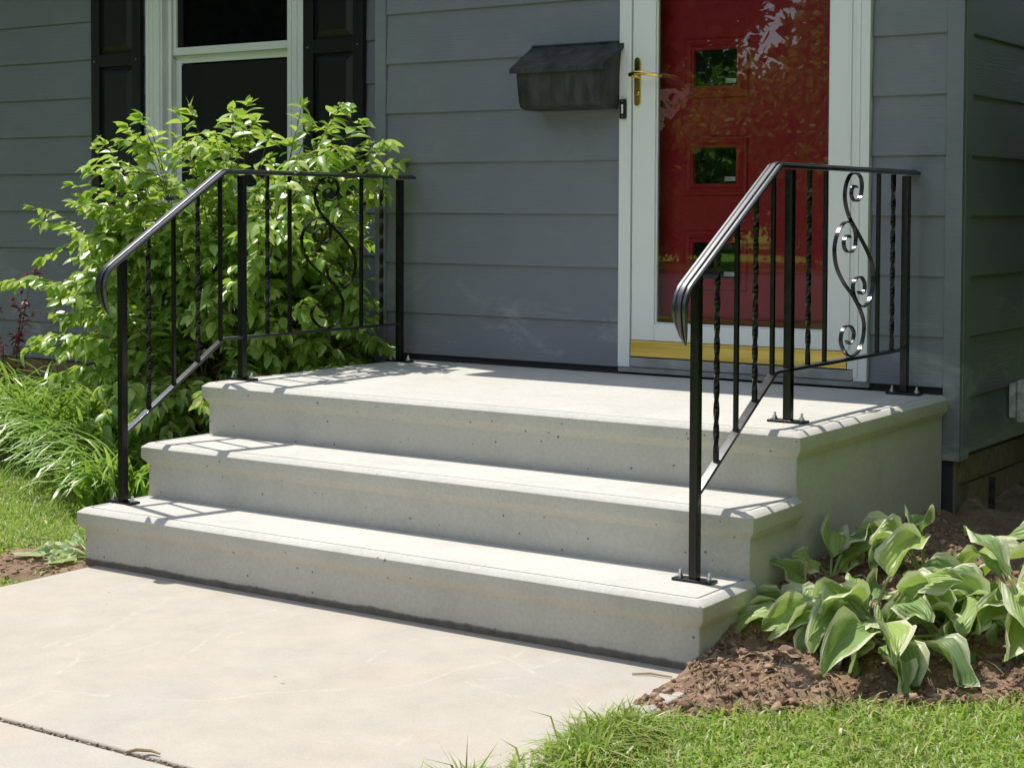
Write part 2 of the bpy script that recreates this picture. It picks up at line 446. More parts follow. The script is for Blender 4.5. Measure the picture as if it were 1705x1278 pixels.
def leafmat(name, cols, trans, tfac, rough=0.4, spec=0.4, patch=None):
    M = Mat(name, rough=rough, spec=spec)
    r = rnd_value(M)
    k = len(cols)
    c = M.ramp(r, *[(i / (k - 1), q) for i, q in enumerate(cols)])
    if patch is not None:
        c = M.mix(M.ramp(M.noise(patch[1], 3), (0.5, 0.0), (0.72, 0.75)), c, patch[0])
    M.color(c)
    M.translucent(M.mix(0.5, c, trans), tfac)
    return M.m
SHRUBL = leafmat('shrub_leaf', [(0.17, 0.32, 0.05), (0.29, 0.45, 0.09), (0.42, 0.55, 0.16), (0.58, 0.64, 0.20)], (0.56, 0.78, 0.06), 0.42, 0.31, 0.7)
GRASSL = leafmat('lawn_blade', [(0.15, 0.29, 0.03), (0.25, 0.40, 0.06), (0.35, 0.47, 0.10), (0.46, 0.50, 0.18), (0.54, 0.50, 0.27)], (0.46, 0.64, 0.06), 0.42, 0.42, 0.45, ((0.34, 0.37, 0.13), 2.2))
LILYL = leafmat('strap_leaf', [(0.13, 0.26, 0.03), (0.21, 0.37, 0.05), (0.30, 0.46, 0.10), (0.44, 0.55, 0.19)], (0.44, 0.64, 0.05), 0.38, 0.33, 0.55)
TREEL = leafmat('tree_leaf', [(0.035, 0.065, 0.015), (0.06, 0.10, 0.02), (0.085, 0.13, 0.025)], (0.15, 0.25, 0.02), 0.3, 0.5, 0.3)
HEDGEL = leafmat('hedge_leaf', [(0.07, 0.17, 0.02), (0.11, 0.24, 0.03), (0.15, 0.30, 0.04)], (0.22, 0.42, 0.03), 0.3, 0.5, 0.3)  # brightened so the added hedge trees throw green light on the step side
DARKL = leafmat('evergreen_leaf', [(0.012, 0.03, 0.010), (0.018, 0.045, 0.013), (0.03, 0.06, 0.018)], (0.05, 0.10, 0.02), 0.12, 0.4, 0.4)
REDL = leafmat('red_leaf', [(0.14, 0.016, 0.03), (0.28, 0.05, 0.06), (0.55, 0.30, 0.28)], (0.40, 0.05, 0.07), 0.35, 0.4, 0.4)
STRAW = leafmat('dry_straw', [(0.30, 0.21, 0.11), (0.42, 0.32, 0.19)], (0.4, 0.3, 0.15), 0.15, 0.6, 0.2)
M = Mat('stem_bark', (0.12, 0.085, 0.05), rough=0.8, spec=0.2)
M.color(M.ramp(M.noise(60, 3), (0.35, (0.07, 0.05, 0.03)), (0.7, (0.17, 0.13, 0.075)))); BARK = M.m

# variegated hosta leaf: UV u runs across (0..1), v from stalk to tip
M = Mat('hosta_leaf', rough=0.42, spec=0.42)
uv = M.sepxyz(M.uv())
au = M.math('ABSOLUTE', M.math('MULTIPLY_ADD', uv[0], 2.0, -1.0))
wob = M.math('MULTIPLY', M.math('SUBTRACT', M.noise(13, 4, 0.65), 0.5), 0.42)
mar = M.ramp(M.math('ADD', au, wob), (0.70, 0.0), (0.86, 1.0))
r = rnd_value(M)
gc = M.ramp(r, (0.0, (0.16, 0.27, 0.09)), (0.5, (0.28, 0.42, 0.13)), (1.0, (0.45, 0.57, 0.15)))
vein = M.math('SINE', M.math('MULTIPLY', au, 34.0))
gc = M.mix(M.math('MULTIPLY', M.ramp(vein, (0.55, 0.0), (1.0, 1.0)), 0.22), gc, (0.40, 0.50, 0.22))
c = M.mix(mar, gc, (0.74, 0.76, 0.50))
M.color(c)
M.bump(vein, 0.35, 0.0025)
M.translucent(M.mix(0.5, c, (0.32, 0.48, 0.05)), 0.34)
HOSTA = M.m
M = Mat('hosta_stalk', (0.30, 0.40, 0.13), rough=0.4, spec=0.4)
M.translucent((0.35, 0.45, 0.1), 0.25)
STALK = M.m

# ------------------------------------------------------------------ dimensions (metres)
W = 2.36
Z1, Z2, Z3 = 0.188, 0.373, 0.559
Y2, Y3, YB = 0.287, 0.581, 1.772
NOS = 0.0193
WALL_Y, LEFT_Y = 1.80, 2.57
CRS0, CRS = 0.755, 0.2085          # siding courses

# ------------------------------------------------------------------ ground, road, walkway
def hash_noise(x, y, s):
    return (np.sin(x * 1.7 * s + 1.3) * np.cos(y * 2.1 * s + .7) + np.sin(x * 3.9 * s + y * 2.7 * s + 2.) * .5 + np.sin(x * 7.3 * s - y * 6.1 * s) * .28) / 1.78

m = MB()
m.v = [(-260, -260, -0.03), (260, -260, -0.03), (260, 260, -0.03), (-260, 260, -0.03)]
m.f = [(0, 1, 2, 3)]
tag(m.build('lawn', LAWNF), 'low green lawn ground around the house', 'lawn', kind='structure')
m = MB(); m.v = [(-260, -23, -0.024), (260, -23, -0.024), (260, -9.5, -0.024), (-260, -9.5, -0.024)]; m.f = [(0, 1, 2, 3)]
tag(m.build('road', ASPH), 'grey asphalt street in front of the house', 'road', kind='structure')

def slab(x0, x1, y0, y1):
    mb = MB(); mb.box(x0, x1, y0, y1, -0.11, 0.0)
    return mb
o = slab(0.07, 2.40, -1.245, 0.10).build('walkway', WALK, bevel=0.008)
tag(o, 'beige concrete walkway slab with pale scratches at the foot of the steps', 'walkway', kind='structure')
o = slab(0.07, 2.40, -2.75, -1.263).build('walkway', WALK, bevel=0.008)
tag(o, 'beige concrete walkway slab beyond the gritty joint', 'walkway', kind='structure')
o = slab(0.07, 2.40, -9.4, -2.77).build('walkway', WALK, bevel=0.008)
tag(o, 'long beige concrete walkway running out to the street', 'walkway', kind='structure')

# soil bed along the right side of the steps
def bed_edge(x):
    return np.where(x < 3.1, -0.31 + (x - 2.40) * 0.90, 0.32 + (x - 3.1) * 0.15)
def soil_z(x, y):
    e = np.clip((y - bed_edge(x)) / 0.6, 0, 1)
    near = np.clip(1 - (x - 2.36) / 0.55, 0, 1)
    z = -0.012 + 0.075 * e + near * 0.105 * np.clip((y - 0.05) / 0.7, 0, 1)
    return z + 0.026 * hash_noise(x, y, 6.0) * np.clip(e * 3 + .25, 0, 1) + 0.017 * hash_noise(y + 4, x, 15.0) + 0.010 * hash_noise(y + 1, x + 3, 37.0)
nx, ny = 90, 150
gx = np.linspace(2.335, 3.95, nx)
vv = []
for j in range(ny):
    t = j / (ny - 1)
    ys = bed_edge(gx) + hash_noise(gx, gx * 0.3, 9) * 0.03 + t * (2.9 - bed_edge(gx))
    zz = soil_z(gx, ys)
    if j == 0: zz = zz * 0 - 0.05
    vv += [(a, b, c2) for a, b, c2 in zip(gx, ys, zz)]
m = MB(); m.v = vv
m.f = [(j * nx + i, j * nx + i + 1, (j + 1) * nx + i + 1, (j + 1) * nx + i) for j in range(ny - 1) for i in range(nx - 1)]
tag(m.build('soil_bed', SOIL, smooth=True), 'freshly dug brown soil bed beside the concrete steps', 'soil', kind='structure')
# mulch patch left of the steps
nx2, ny2 = 24, 24
m = MB()
for j in range(ny2):
    for i in range(nx2):
        x = -0.42 + 0.50 * i / (nx2 - 1); y = -0.30 + 0.62 * j / (ny2 - 1)
        d = 1 - ((x + 0.10) / 0.36) ** 2 - ((y - 0.02) / 0.34) ** 2
        m.v.append((x, y, -0.045 + 0.040 * min(1, max(0, d * 2.2)) + 0.006 * float(hash_noise(x, y, 14))))
m.f = [(j * nx2 + i, j * nx2 + i + 1, (j + 1) * nx2 + i + 1, (j + 1) * nx2 + i) for j in range(ny2 - 1) for i in range(nx2 - 1)]
tag(m.build('soil_bed', SOIL, smooth=True), 'small patch of bark and soil at the left foot of the steps', 'soil', kind='structure')
# planting bed under the left window
m = MB()
nx3, ny3 = 40, 20
for j in range(ny3):
    for i in range(nx3):
        x = -6 + 5.84 * i / (nx3 - 1); y = 1.35 + 1.28 * j / (ny3 - 1)
        m.v.append((x, y, -0.04 + 0.05 * min(1, j / 4) + 0.008 * float(hash_noise(x, y, 5))))
m.f = [(j * nx3 + i, j * nx3 + i + 1, (j + 1) * nx3 + i + 1, (j + 1) * nx3 + i) for j in range(ny3 - 1) for i in range(nx3 - 1)]
tag(m.build('soil_bed', SOIL, smooth=True), 'shaded soil under the plants along the left house wall', 'soil', kind='structure')

# ------------------------------------------------------------------ house
house = thing('house', (0, 4.5, 0), 'blue-grey lap-sided house with red entry door, white trim and black shutters', 'house')

def board(name, parent, axis, a0, a1, face, zb, ht, cut_b=False):
    """one lap board; axis 'x': runs along x on a wall facing -y at y=face; axis 'y': runs along y, facing +x at x=face"""
    th_b, th_t = 0.021, 0.009
    lap = 0.022
    ht2 = ht + lap
    prof = [(0.0, zb), (th_b, zb), (th_b - 0.0015, zb - 0.0), (th_t, zb + ht2), (0.0, zb + ht2)]
    prof = [(0.0, zb + 0.002), (th_b - 0.003, zb), (th_b, zb + 0.003), (th_t, zb + ht2), (0.0, zb + ht2)]
    mb = MB()
    if axis == 'x':
        mb.rings([[(a, face - d, z) for d, z in prof] for a in (a0, a1)])
    else:
        mb.rings([[(face + d, a, z) for d, z in prof] for a in (a0, a1)])
    # fix winding through recalculation
    o = mb.build(name, SIDING, parent)
    return o

# entry front wall core with door opening
m = MB()
m.box(-0.13, 1.047, WALL_Y + 0.003, WALL_Y + 0.14, -0.3, 2.80)
m.box(2.067, 2.37, WALL_Y + 0.003, WALL_Y + 0.14, -0.3, 2.80)
m.box(1.047, 2.067, WALL_Y + 0.003, WALL_Y + 0.14, 2.67, 2.80)
m.box(1.047, 2.067, WALL_Y + 0.003, WALL_Y + 0.14, -0.3, 0.572)
wall_e = m.build('wall', CORE, house)
for k in range(-1, 10):
    zb = CRS0 + k * CRS; ht = CRS
    if k == -1: zb, ht = 0.583, CRS0 - 0.583
    board('siding_board', wall_e, 'x', -0.103, 1.040, WALL_Y, zb, ht)
    board('siding_board', wall_e, 'x', 2.071, 2.338, WALL_Y, zb, ht)
# right side wall
m = MB()
m.box(2.23, 2.374, WALL_Y + 0.145, 8.0, -0.3, 2.80)
wall_r = m.build('wall', CORE, house)
for k in range(-2, 10):
    zb = CRS0 + k * CRS; ht = CRS
    if k == -2: zb = 0.352; ht = CRS0 - CRS - zb
    board('siding_board', wall_r, 'y', 1.87, 7.99, 2.376, zb, ht)
# left wall core with window opening
WX0, WX1, WZ0, WZ1 = -2.24, -1.333, 1.25, 2.75
m = MB()
m.box(-6.0, WX0, LEFT_Y + 0.003, LEFT_Y + 0.15, -0.3, 2.85)
m.box(WX1, -0.14, LEFT_Y + 0.003, LEFT_Y + 0.15, -0.3, 2.85)
m.box(WX0, WX1, LEFT_Y + 0.003, LEFT_Y + 0.15, -0.3, WZ0)
m.box(WX0, WX1, LEFT_Y + 0.003, LEFT_Y + 0.15, WZ1, 2.85)
wall_l = m.build('wall', CORE, house)
for k in range(-2, 10):
    zb = CRS0 + k * CRS - 0.004
    if zb + CRS < WZ0 - 0.02:
        board('siding_board', wall_l, 'x', -5.99, -0.18, LEFT_Y, zb, CRS)
    else:
        board('siding_board', wall_l, 'x', -5.99, WX0 - 0.104, LEFT_Y, zb, CRS)
        board('siding_board', wall_l, 'x', WX1 + 0.104, -0.18, LEFT_Y, zb, CRS)
# remaining walls close the building
m = MB(); m.box(-6.0, -5.85, LEFT_Y + 0.155, 8.0, -0.3, 2.85); m.build('wall', SIDING, house)
m = MB(); m.box(-5.85, 2.23, 7.85, 8.0, -0.3, 2.85); m.build('wall', SIDING, house)
m = MB(); m.box(-0.135, 0.0, WALL_Y + 0.145, LEFT_Y + 0.0, -0.3, 2.85)
wall_c = m.build('wall', CORE, house)
for k in range(-2, 10):
    zb = CRS0 + k * CRS
    mb = MB(); mb.rings([[(-0.137 - d, a, z) for d, z in ((0, zb), (0.018, zb), (0.009, zb + CRS + 0.02), (0, zb + CRS + 0.02))] for a in (1.87, 2.545)])
    mb.build('siding_board', SIDING, wall_c)
# corner boards
m = MB(); m.box(2.340, 2.400, WALL_Y - 0.026, WALL_Y + 0.0, 0.335, 2.80); m.box(2.377, 2.402, WALL_Y + 0.0, WALL_Y + 0.068, 0.335, 2.80)
m.build('corner_board', SIDING, house, bevel=0.002)
m = MB(); m.box(-0.161, -0.105, WALL_Y - 0.026, WALL_Y + 0.0, 0.335, 2.80); m.box(-0.163, -0.138, WALL_Y + 0.0, WALL_Y + 0.068, 0.335, 2.80)
m.build('corner_board', SIDING, house, bevel=0.002)
# foundation with single bricks
m = MB()
m.box(-6.0, -0.14, LEFT_Y + 0.012, LEFT_Y + 0.0025 + 0.0, -0.3, 0.30)
m = MB(); m.box(-5.99, -0.17, LEFT_Y - 0.004, LEFT_Y + 0.0025, -0.3, 0.329)
fnd = m.build('foundation', MORTAR, house)
bm_x = MB(); bm_x.box(-0.096, 0.096, -0.010, 0.0, -0.043, 0.043)
me_x = bpy.data.meshes.new('brick'); me_x.from_pydata(bm_x.v, [], bm_x.f); me_x.materials.append(BRICK)
bm_y = MB(); bm_y.box(0.0, 0.012, -0.096, 0.096, -0.043, 0.043)
me_y = bpy.data.meshes.new('brick'); me_y.from_pydata(bm_y.v, [], bm_y.f); me_y.materials.append(BRICK)
for r_ in range(4):
    for k in range(19):
        x = -3.86 + k * 0.2 + (0.1 if r_ % 2 else 0.0)
        if x < -0.28:
            link_mesh('brick', me_x, None, fnd, (x, LEFT_Y - 0.0045 + rnd.uniform(-0.002, 0.001), 0.283 - r_ * 0.097))
m = MB(); m.box(2.374, 2.380, WALL_Y + 0.0, 7.99, -0.3, 0.345)
m.box(2.337, 2.373, WALL_Y + 0.004, WALL_Y + 0.006, -0.3, 0.33)
fnr = m.build('foundation', MORTAR, house)
for r_ in range(4):
    for k in range(9):
        y = 1.92 + k * 0.2 + (0.1 if r_ % 2 else 0.0)
        link_mesh('brick', me_y, None, fnr, (2.3805 + rnd.uniform(-0.004, 0.0), y, 0.297 - r_ * 0.097))
# roof: entry slope and main slope, both over the walls
def roof_slab(x0, x1, y0, y1, z0, slope, t=0.14):
    mb = MB()
    z1 = z0 + (y1 - y0) * slope
    mb.rings([[(x, y0, z0), (x, y1, z1), (x, y1, z1 + t), (x, y0, z0 + t)] for x in (x0, x1)])
    return mb
roof_slab(-0.30, 3.0, 1.625, 8.3, 2.74, 0.27).build('roof', SHING, house)  # right overhang lengthened to cut sky light on the side wall
roof_slab(-6.4, -0.302, 2.18, 8.3, 2.72, 0.33).build('roof', SHING, house)  # eave brought forward to cut sky light on the left wall

# ---- door set
m = MB()
m.box(1.047, 1.100, 1.768, 1.90, 0.588, 2.665)
m.box(2.014, 2.067, 1.768, 1.90, 0.588, 2.665)
m.box(1.100, 2.014, 1.768, 1.90, 2.585, 2.665)
m.box(1.0835, 1.1005, 1.7645, 1.767, 0.60, 2.58)
m.box(2.014, 2.031, 1.7645, 1.767, 0.60, 2.58)
m.box(2.050, 2.0685, 1.759, 1.7675, 0.59, 2.66)
m.build('door_frame', WHITE, house, bevel=0.0025)
m = MB(); m.box(1.043, 2.071, 1.776, 1.92, 0.566, 0.5875)
m.box(1.102, 2.012, 1.768, 1.92, 0.589, 0.625)
m.build('threshold', SILL, house, bevel=0.003)
m = MB()
m.box(1.104, 1.203, 1.772, 1.806, 0.692, 2.58)
m.box(1.912, 1.988, 1.772, 1.806, 0.692, 2.58)
m.box(1.203, 1.912, 1.7725, 1.806, 0.692, 0.757)
m.box(1.203, 1.912, 1.7725, 1.806, 2.49, 2.58)
m.box(1.203, 1.209, 1.780, 1.80, 0.757, 2.49); m.box(1.906, 1.912, 1.780, 1.80, 0.757, 2.49)
m.box(1.209, 1.906, 1.780, 1.80, 0.757, 0.763)
storm = m.build('storm_door', WHITE, house, bevel=0.003)
m = MB(); m.box(1.209, 1.906, 1.788, 1.792, 0.763, 2.49)
m.build('pane', GLASS, storm)
m = MB(); m.box(1.104, 1.988, 1.770, 1.80, 0.630, 0.6905)
for q in range(3): m.box(1.104, 1.988, 1.7675, 1.7702, 0.640 + q * 0.017, 0.648 + q * 0.017)
m.build('kick_plate', KICK, storm)
m = MB(); m.box(1.9905, 2.0125, 1.7695, 1.806, 0.628, 1.33); m.box(1.9905, 2.0125, 1.7695, 1.806, 1.333, 2.05); m.box(1.9905, 2.0125, 1.7695, 1.806, 2.053, 2.58)
m.box(1.991, 1.999, 1.762, 1.7695, 0.70, 1.33); m.box(1.991, 1.999, 1.762, 1.7695, 1.334, 2.05); m.box(1.991, 1.999, 1.762, 1.7695, 2.054, 2.58)
m.build('hinge', WHITE, storm, bevel=0.0015)
# brass handle set
hx = 1.1275
n = 12
ring = []
for k in range(n + 1):
    a = math.pi * k / n; ring.append((hx + 0.0135 * math.cos(a), 1.756 + 0.0135 * math.sin(a)))
for k in range(n + 1):
    a = math.pi + math.pi * k / n; ring.append((hx + 0.0135 * math.cos(a), 1.597 + 0.0135 * math.sin(a)))
m = MB(); m.rings([[(x, y, z) for x, z in ring] for y in (1.7715, 1.765)])
plate = m.build('handle', BRASS, storm, bevel=0.002)
m = MB()
pts = [(hx, 1.765, 1.700), (hx, 1.738, 1.700), (hx - 0.004, 1.722, 1.7005), (hx + 0.02, 1.716, 1.706), (hx + 0.06, 1.716, 1.704), (hx + 0.10, 1.720, 1.696), (hx + 0.128, 1.726, 1.690)]
m.tube(pts, [0.011, 0.010, 0.010, 0.0085, 0.0085, 0.008, 0.0045], 10)
m.build('lever', BRASS, plate, smooth=True)
m = MB(); m.tube([(hx, 1.7652, 1.632), (hx, 1.7615, 1.632)], 0.007, 12); m.build('key_cylinder', BRASS, plate)
# red inner door
m = MB(); m.box(1.101, 2.013, 1.872, 1.912, 0.626, 2.58)
inner = m.build('entry_door', RED, house)
for zc in (1.724, 1.357, 1.000):
    x0, x1, z0, z1 = 1.325, 1.500, zc - 0.066, zc + 0.066
    m = MB()
    prof = [(0.048, 0.0), (0.043, 0.010), (0.034, 0.012), (0.022, 0.007), (0.012, 0.015), (0.003, 0.015), (0.0, 0.004)]
    rs = []
    for off, d in prof:
        rs.append([(x0 - off, 1.8715 - d, z0 - off), (x1 + off, 1.8715 - d, z0 - off), (x1 + off, 1.8715 - d, z1 + off), (x0 - off, 1.8715 - d, z1 + off)])
    m.rings(rs, cap=False)
    m.build('window_moulding', RED, inner)
    m = MB(); m.box(x0, x1, 1.866, 1.8708, z0, z1); m.build('window_pane', DARKGL, inner)
    m = MB(); m.box(x1 - 0.048, x1 - 0.004, 1.8652, 1.8657, z0 + 0.008, z0 + 0.024); m.build('sticker', PAPER, inner)
    m = MB()
    for q in range(3): m.box(x1 - 0.046, x1 - 0.014 - 0.006 * q, 1.8647, 1.8650, z0 + 0.011 + q * 0.004, z0 + 0.0122 + q * 0.004)
    m.build('sticker_print', PLAST, inner)

# ---- left window with shutters
m = MB()
CW = 0.102
m.box(WX0 - CW, WX0, LEFT_Y - 0.040, LEFT_Y + 0.002, WZ0 - 0.02, WZ1 + CW)
m.box(WX1, WX1 + CW, LEFT_Y - 0.040, LEFT_Y + 0.002, WZ0 - 0.02, WZ1 + CW)
m.box(WX0, WX1, LEFT_Y - 0.040, LEFT_Y + 0.002, WZ1, WZ1 + CW)
for a, b in ((0.0, 0.022), (0.040, 0.052), (0.078, 0.102)):
    m.box(WX0 - CW + a, WX0 - CW + b, LEFT_Y - 0.047, LEFT_Y - 0.041, WZ0 - 0.02, WZ1 + CW)
    m.box(WX1 + CW - b, WX1 + CW - a, LEFT_Y - 0.047, LEFT_Y - 0.041, WZ0 - 0.02, WZ1 + CW)
m.box(WX0, WX0 + 0.012, LEFT_Y - 0.036, LEFT_Y + 0.11, WZ0, WZ1)
m.box(WX0, WX0 + 0.030, LEFT_Y + 0.012, LEFT_Y + 0.024, WZ0, WZ1)
m.box(WX1 - 0.012, WX1, LEFT_Y - 0.036, LEFT_Y + 0.11, WZ0, WZ1)
window = m.build('window', WHITE, house, bevel=0.0025)
m = MB(); m.box(WX0 - CW - 0.02, WX1 + CW + 0.02, LEFT_Y - 0.075, LEFT_Y + 0.11, WZ0 - 0.055, WZ0 - 0.021)
m.build('sill', WHITE, window, bevel=0.003)
def sash(y0, y1, z0, z1, fw_, bot, topr):
    mb = MB()
    mb.box(WX0 + 0.013, WX0 + 0.013 + fw_, y0, y1, z0, z1); mb.box(WX1 - 0.013 - fw_, WX1 - 0.013, y0, y1, z0, z1)
    mb.box(WX0 + 0.013 + fw_, WX1 - 0.013 - fw_, y0, y1, z0, z0 + bot); mb.box(WX0 + 0.013 + fw_, WX1 - 0.013 - fw_, y0, y1, z1 - topr, z1)
    s = mb.build('sash', WHITE, window, bevel=0.002)
    mb = MB(); mb.box(WX0 + 0.013 + fw_, WX1 - 0.013 - fw_, y0 + 0.012, y0 + 0.016, z0 + bot, z1 - topr)
    mb.build('pane', DARKGL, window)
sash(LEFT_Y + 0.030, LEFT_Y + 0.058, 2.000, WZ1 - 0.002, 0.036, 0.040, 0.04)
sash(LEFT_Y + 0.062, LEFT_Y + 0.090, WZ0 + 0.002, 2.000, 0.042, 0.05, 0.040)
m = MB(); m.box(WX0 + 0.058, WX1 - 0.058, LEFT_Y + 0.0605, LEFT_Y + 0.0615, WZ0 + 0.06, 1.95)
m.build('insect_screen', SCREEN, window)
for sx0, sx1 in ((-2.762, -2.379), (-1.224, -0.845)):
    m = MB()
    y0, y1 = LEFT_Y - 0.052, LEFT_Y - 0.022
    z0, z1 = 1.21, 2.82
    m.box(sx0, sx0 + 0.062, y0, y1, z0, z1); m.box(sx1 - 0.062, sx1, y0, y1, z0, z1)
    for a, b in ((z0, z0 + 0.075), (1.953, 2.020), (z1 - 0.075, z1)): m.box(sx0 + 0.062, sx1 - 0.062, y0 + 0.0005, y1, a, b)
    m.box(sx0 + 0.062, sx1 - 0.062, y1 - 0.010, y1 - 0.001, z0 + 0.075, 1.953); m.box(sx0 + 0.062, sx1 - 0.062, y1 - 0.010, y1 - 0.001, 2.02, z1 - 0.075)
    sh = m.build('shutter', BLACKV, house, bevel=0.003)
    for a, b in ((z0 + 0.085, 1.943), (2.030, z1 - 0.085)):
        mb = MB(); i = 0.034
        xa, xb = sx0 + 0.072, sx1 - 0.072
        mb.rings([[(xa, y1 - 0.0105, a), (xb, y1 - 0.0105, a), (xb, y1 - 0.0105, b), (xa, y1 - 0.0105, b)],
                  [(xa + i, y0 + 0.004, a + i), (xb - i, y0 + 0.004, a + i), (xb - i, y0 + 0.004, b - i), (xa + i, y0 + 0.004, b - i)]])
        mb.build('panel', BLACKV, sh)
    mb = MB()
    for xx in (sx0 + 0.03, sx1 - 0.03): mb.tube([(xx, y0 - 0.0005, 1.985), (xx, y0 - 0.004, 1.985)], 0.005, 8)
    mb.build('screw', ZINC, sh)

# ------------------------------------------------------------------ concrete steps
steps = thing('concrete_steps', (W / 2, 0, 0), 'pale grey precast concrete steps and landing before the red door', 'steps')
def step_block(name, y0, yb, ztop, zbot):
    r = 0.010
    prof = [(0.0385, 0.0), (0.0375, -0.005), (0.0325, -0.005), (0.0315, 0.0), (0.0205, 0.0), (0.0175, -0.0006), (0.0025, -0.0115), (0.0, -0.0145),
            (0.0, -0.050), (0.001, -0.053), (0.0165, -0.0715), (NOS, -0.0765), (NOS, zbot - ztop)]
    rows = []
    for i, dz in prof:
        z = ztop + dz
        L, R, F = i, W - i, y0 + i
        row = [(L, yb, z), (L, F + r, z), (L + r * .3, F + r * .3, z), (L + r, F, z), (R - r, F, z), (R - r * .3, F + r * .3, z), (R, F + r, z), (R, yb, z)]
        rows.append(row)
    mb = MB(); n = 8
    for rw in rows: mb.v += rw
    for a in range(len(rows) - 1):
        for j in range(n - 1):
            mb.f.append((a * n + j, (a + 1) * n + j, (a + 1) * n + j + 1, a * n + j + 1))
    mb.f.append(tuple(range(n)))                                       # tread
    mb.f.append(tuple([a * n for a in reversed(range(len(rows)))] + [a * n + n - 1 for a in range(len(rows))]))   # back
    o = mb.build(name, CONC, steps)
    o.data.shade_smooth()
    o.data.set_sharp_from_angle(angle=math.radians(24))
    return o
step_block('step', 0.0, Y2 + NOS, Z1, -0.12)
step_block('step', Y2, Y3 + NOS, Z2, -0.12)
step_block('landing', Y3, YB, Z3, -0.12)

# ------------------------------------------------------------------ railings
SCROLL_A = [(1.077, 1.264), (1.05, 1.269), (1.034, 1.247), (1.044, 1.228), (1.075, 1.22), (1.108, 1.235), (1.12, 1.27), (1.105, 1.299), (1.064, 1.309), (1.02, 1.301), (0.987, 1.262), (0.986, 1.218), (1.021, 1.168), (1.086, 1.121), (1.169, 1.059), (1.217, 1.006), (1.224, 0.954), (1.199, 0.906), (1.15, 0.879), (1.101, 0.888), (1.063, 0.921), (1.057, 0.953), (1.082, 0.973), (1.123, 0.975), (1.151, 0.953), (1.148, 0.931), (1.124, 0.92), (1.101, 0.929)]
SCROLL_B = [(1.027, 1.104), (1.004, 1.111), (0.979, 1.093), (0.984, 1.072), (1.008, 1.059), (1.043, 1.059), (1.071, 1.08), (1.07, 1.121), (1.034, 1.151), (0.978, 1.15), (0.929, 1.119), (0.906, 1.07), (0.923, 1.014), (0.98, 0.962), (1.06, 0.915), (1.118, 0.868), (1.15, 0.821), (1.14, 0.771), (1.105, 0.736), (1.05, 0.7245), (1.002, 0.736), (0.966, 0.769), (0.966, 0.797), (0.992, 0.82), (1.036, 0.821), (1.066, 0.799), (1.056, 0.773), (1.028, 0.765), (1.008, 0.775)]
def catmull(P, k=5):
    out = []
    for i in range(len(P) - 1):
        p0, p1, p2, p3 = P[max(i - 1, 0)], P[i], P[i + 1], P[min(i + 2, len(P) - 1)]
        for q in range(k):
            t = q / k
            out.append(tuple(0.5 * (2 * b + (c_ - a) * t + (2 * a - 5 * b + 4 * c_ - d) * t * t + (3 * b - a - 3 * c_ + d) * t ** 3) for a, b, c_, d in zip(p0, p1, p2, p3)))
    out.append(P[-1])
    return out
def sweep_yz(mb, path, prof, x, scale=None):
    rs = []
    for i, (y, z) in enumerate(path):
        a = path[max(i - 1, 0)]; b = path[min(i + 1, len(path) - 1)]
        if 0 < i < len(path) - 1:
            t1 = Vector((y - a[0], z - a[1])).normalized(); t2 = Vector((b[0] - y, b[1] - z)).normalized()
            t = (t1 + t2).normalized(); k = 1 / max(0.6, t.dot(t1))
        else:
            t = Vector((b[0] - a[0], b[1] - a[1])).normalized(); k = 1
        nrm_ = Vector((-t.y, t.x)) * k
        s = scale[i] if scale else (1, 1)
        rs.append([(x + u * s[0], y + nrm_.x * w_ * s[1], z + nrm_.y * w_ * s[1]) for u, w_ in prof])
    return mb.rings(rs)

